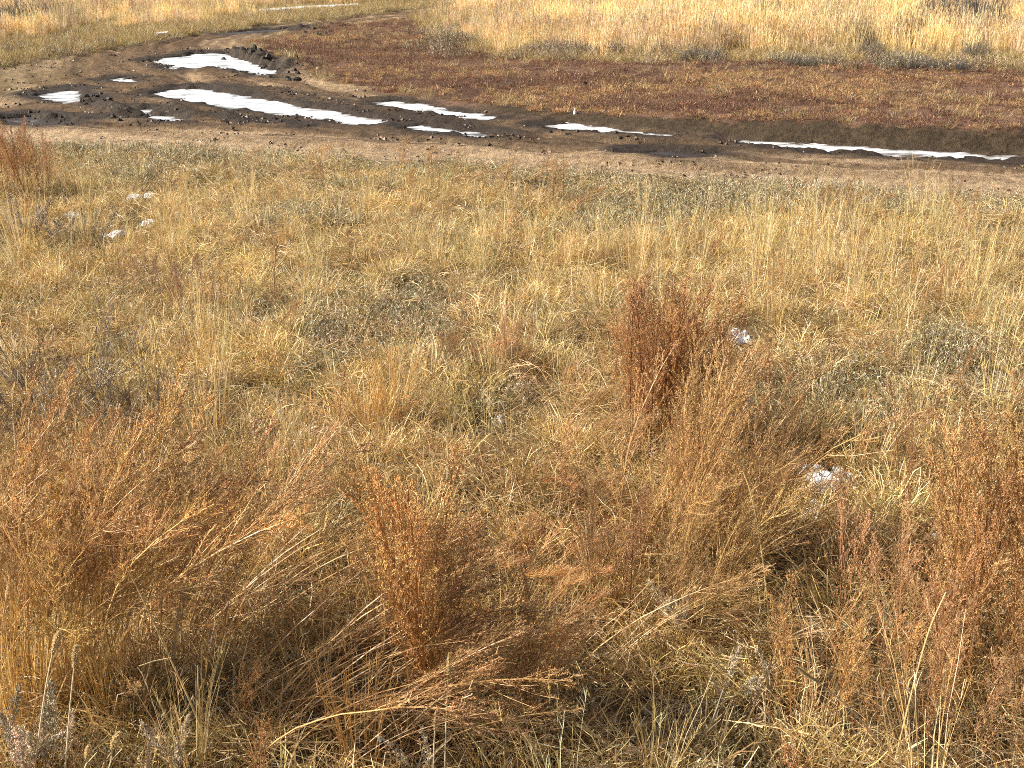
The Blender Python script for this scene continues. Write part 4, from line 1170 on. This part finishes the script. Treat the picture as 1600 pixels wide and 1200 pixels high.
heap([(20, 188), (60, 184), (110, 190)], 16, .12, .12, .34, 'small churned clod beside the dark wet puddle', 'clods by the dark wet puddle', .0)
heap([(260, 185), (330, 172), (400, 180), (500, 188)], 16, .15, .15, .35, 'small clod on the muddy ridge under the longest puddle', 'clods on the muddy ridge', .0)
heap([(860, 206), (930, 211), (1010, 216)], 14, .03, .15, .35, 'small dark clod edging the slim puddle', 'clods edging the slim puddle', .0)
g = ground_at(1088, 76)
o = bpy.data.objects.new('straw_hummock', lump('straw_hummock', .26, .22, .2, M_STONE, 14, 6, .5, seed=77)); o.location = g; col.objects.link(o); tag(o, 'straw coloured hummock at the foot of the far grass', 'hummock')
for u, v, s, label in [(1330, 328, .06, 'pale stone beside the dark russet mound'), (497, 105, .05, 'small pale stone on the red field near the clod ridge'), (705, 56, .09, 'pale stone at the edge of the far grey herbs')]:
    g = ground_at(u, v); o = bpy.data.objects.new('stone', lump('stone', s, s * .8, s * .7, M_STONE, 9, 4, .5, seed=int(u))); o.location = g; col.objects.link(o); tag(o, label, 'stone', 'pale stones')
def taper(name, mat, r0, r1, h, bend, seg=8):
    v = []; f = []
    R_ = 6
    for i in range(R_ + 1):
        k = i / R_; r = (r0 + (r1 - r0) * k) * random.uniform(.85, 1.15)
        for j in range(seg):
            a = 2 * pi * j / seg; v.append((r * cos(a) * random.uniform(.8, 1.2) + bend * k * k, r * sin(a) * random.uniform(.8, 1.2), h * k))
    for i in range(R_):
        for j in range(seg):
            f.append((i * seg + j, i * seg + (j + 1) % seg, (i + 1) * seg + (j + 1) % seg, (i + 1) * seg + j))
    f.append(tuple(R_ * seg + j for j in range(seg)))
    me = bpy.data.meshes.new(name); me.from_pydata(v, [], f); me.materials.append(mat); return me
g = ground_at(898, 193); o = bpy.data.objects.new('stake', taper('stake', M_STAKE, .022, .006, .075, .004)); o.location = g - Vector((0, 0, .01)); col.objects.link(o); tag(o, 'short pale pointed stake by the slim puddle', 'stake')
g = ground_at(913, 136); o = bpy.data.objects.new('stump', taper('stump', M_STUMP, .03, .024, .08, .012)); o.location = g - Vector((0, 0, .01)); col.objects.link(o); tag(o, 'small dark stub standing alone on the red field', 'stub')
for pts, label in [([(405, 16), (470, 11), (560, 7), (560, 9), (480, 14), (410, 18)], 'long thin strip of ice on the far track'), ([(12, 32), (35, 30.5), (36, 31.5), (14, 33)], 'short strip of ice in the upper left grass'), ([(240, 53), (262, 51.5), (262, 53), (242, 54.5)], 'short strip of ice on the verge above the bend')]:
    P = world(pts, .03); c = P.mean(0); zc = height(c[0], c[1])
    m = bpy.data.meshes.new('ice_strip'); k = len(P)
    top = [(q[0] - c[0], q[1] - c[1], height(q[0], q[1]) - zc + .05) for q in P]; bot = [(a, b, d - .12) for a, b, d in top]
    m.from_pydata(top + bot, [], [list(range(k)), list(range(2 * k - 1, k - 1, -1))] + [(i, k + i, k + (i + 1) % k, (i + 1) % k) for i in range(k)])
    m.materials.append(M_SNOW); m.update()
    o = bpy.data.objects.new('ice_strip', m); o.location = (c[0], c[1], zc); col.objects.link(o); tag(o, label, 'ice', 'strips of ice on the far side')
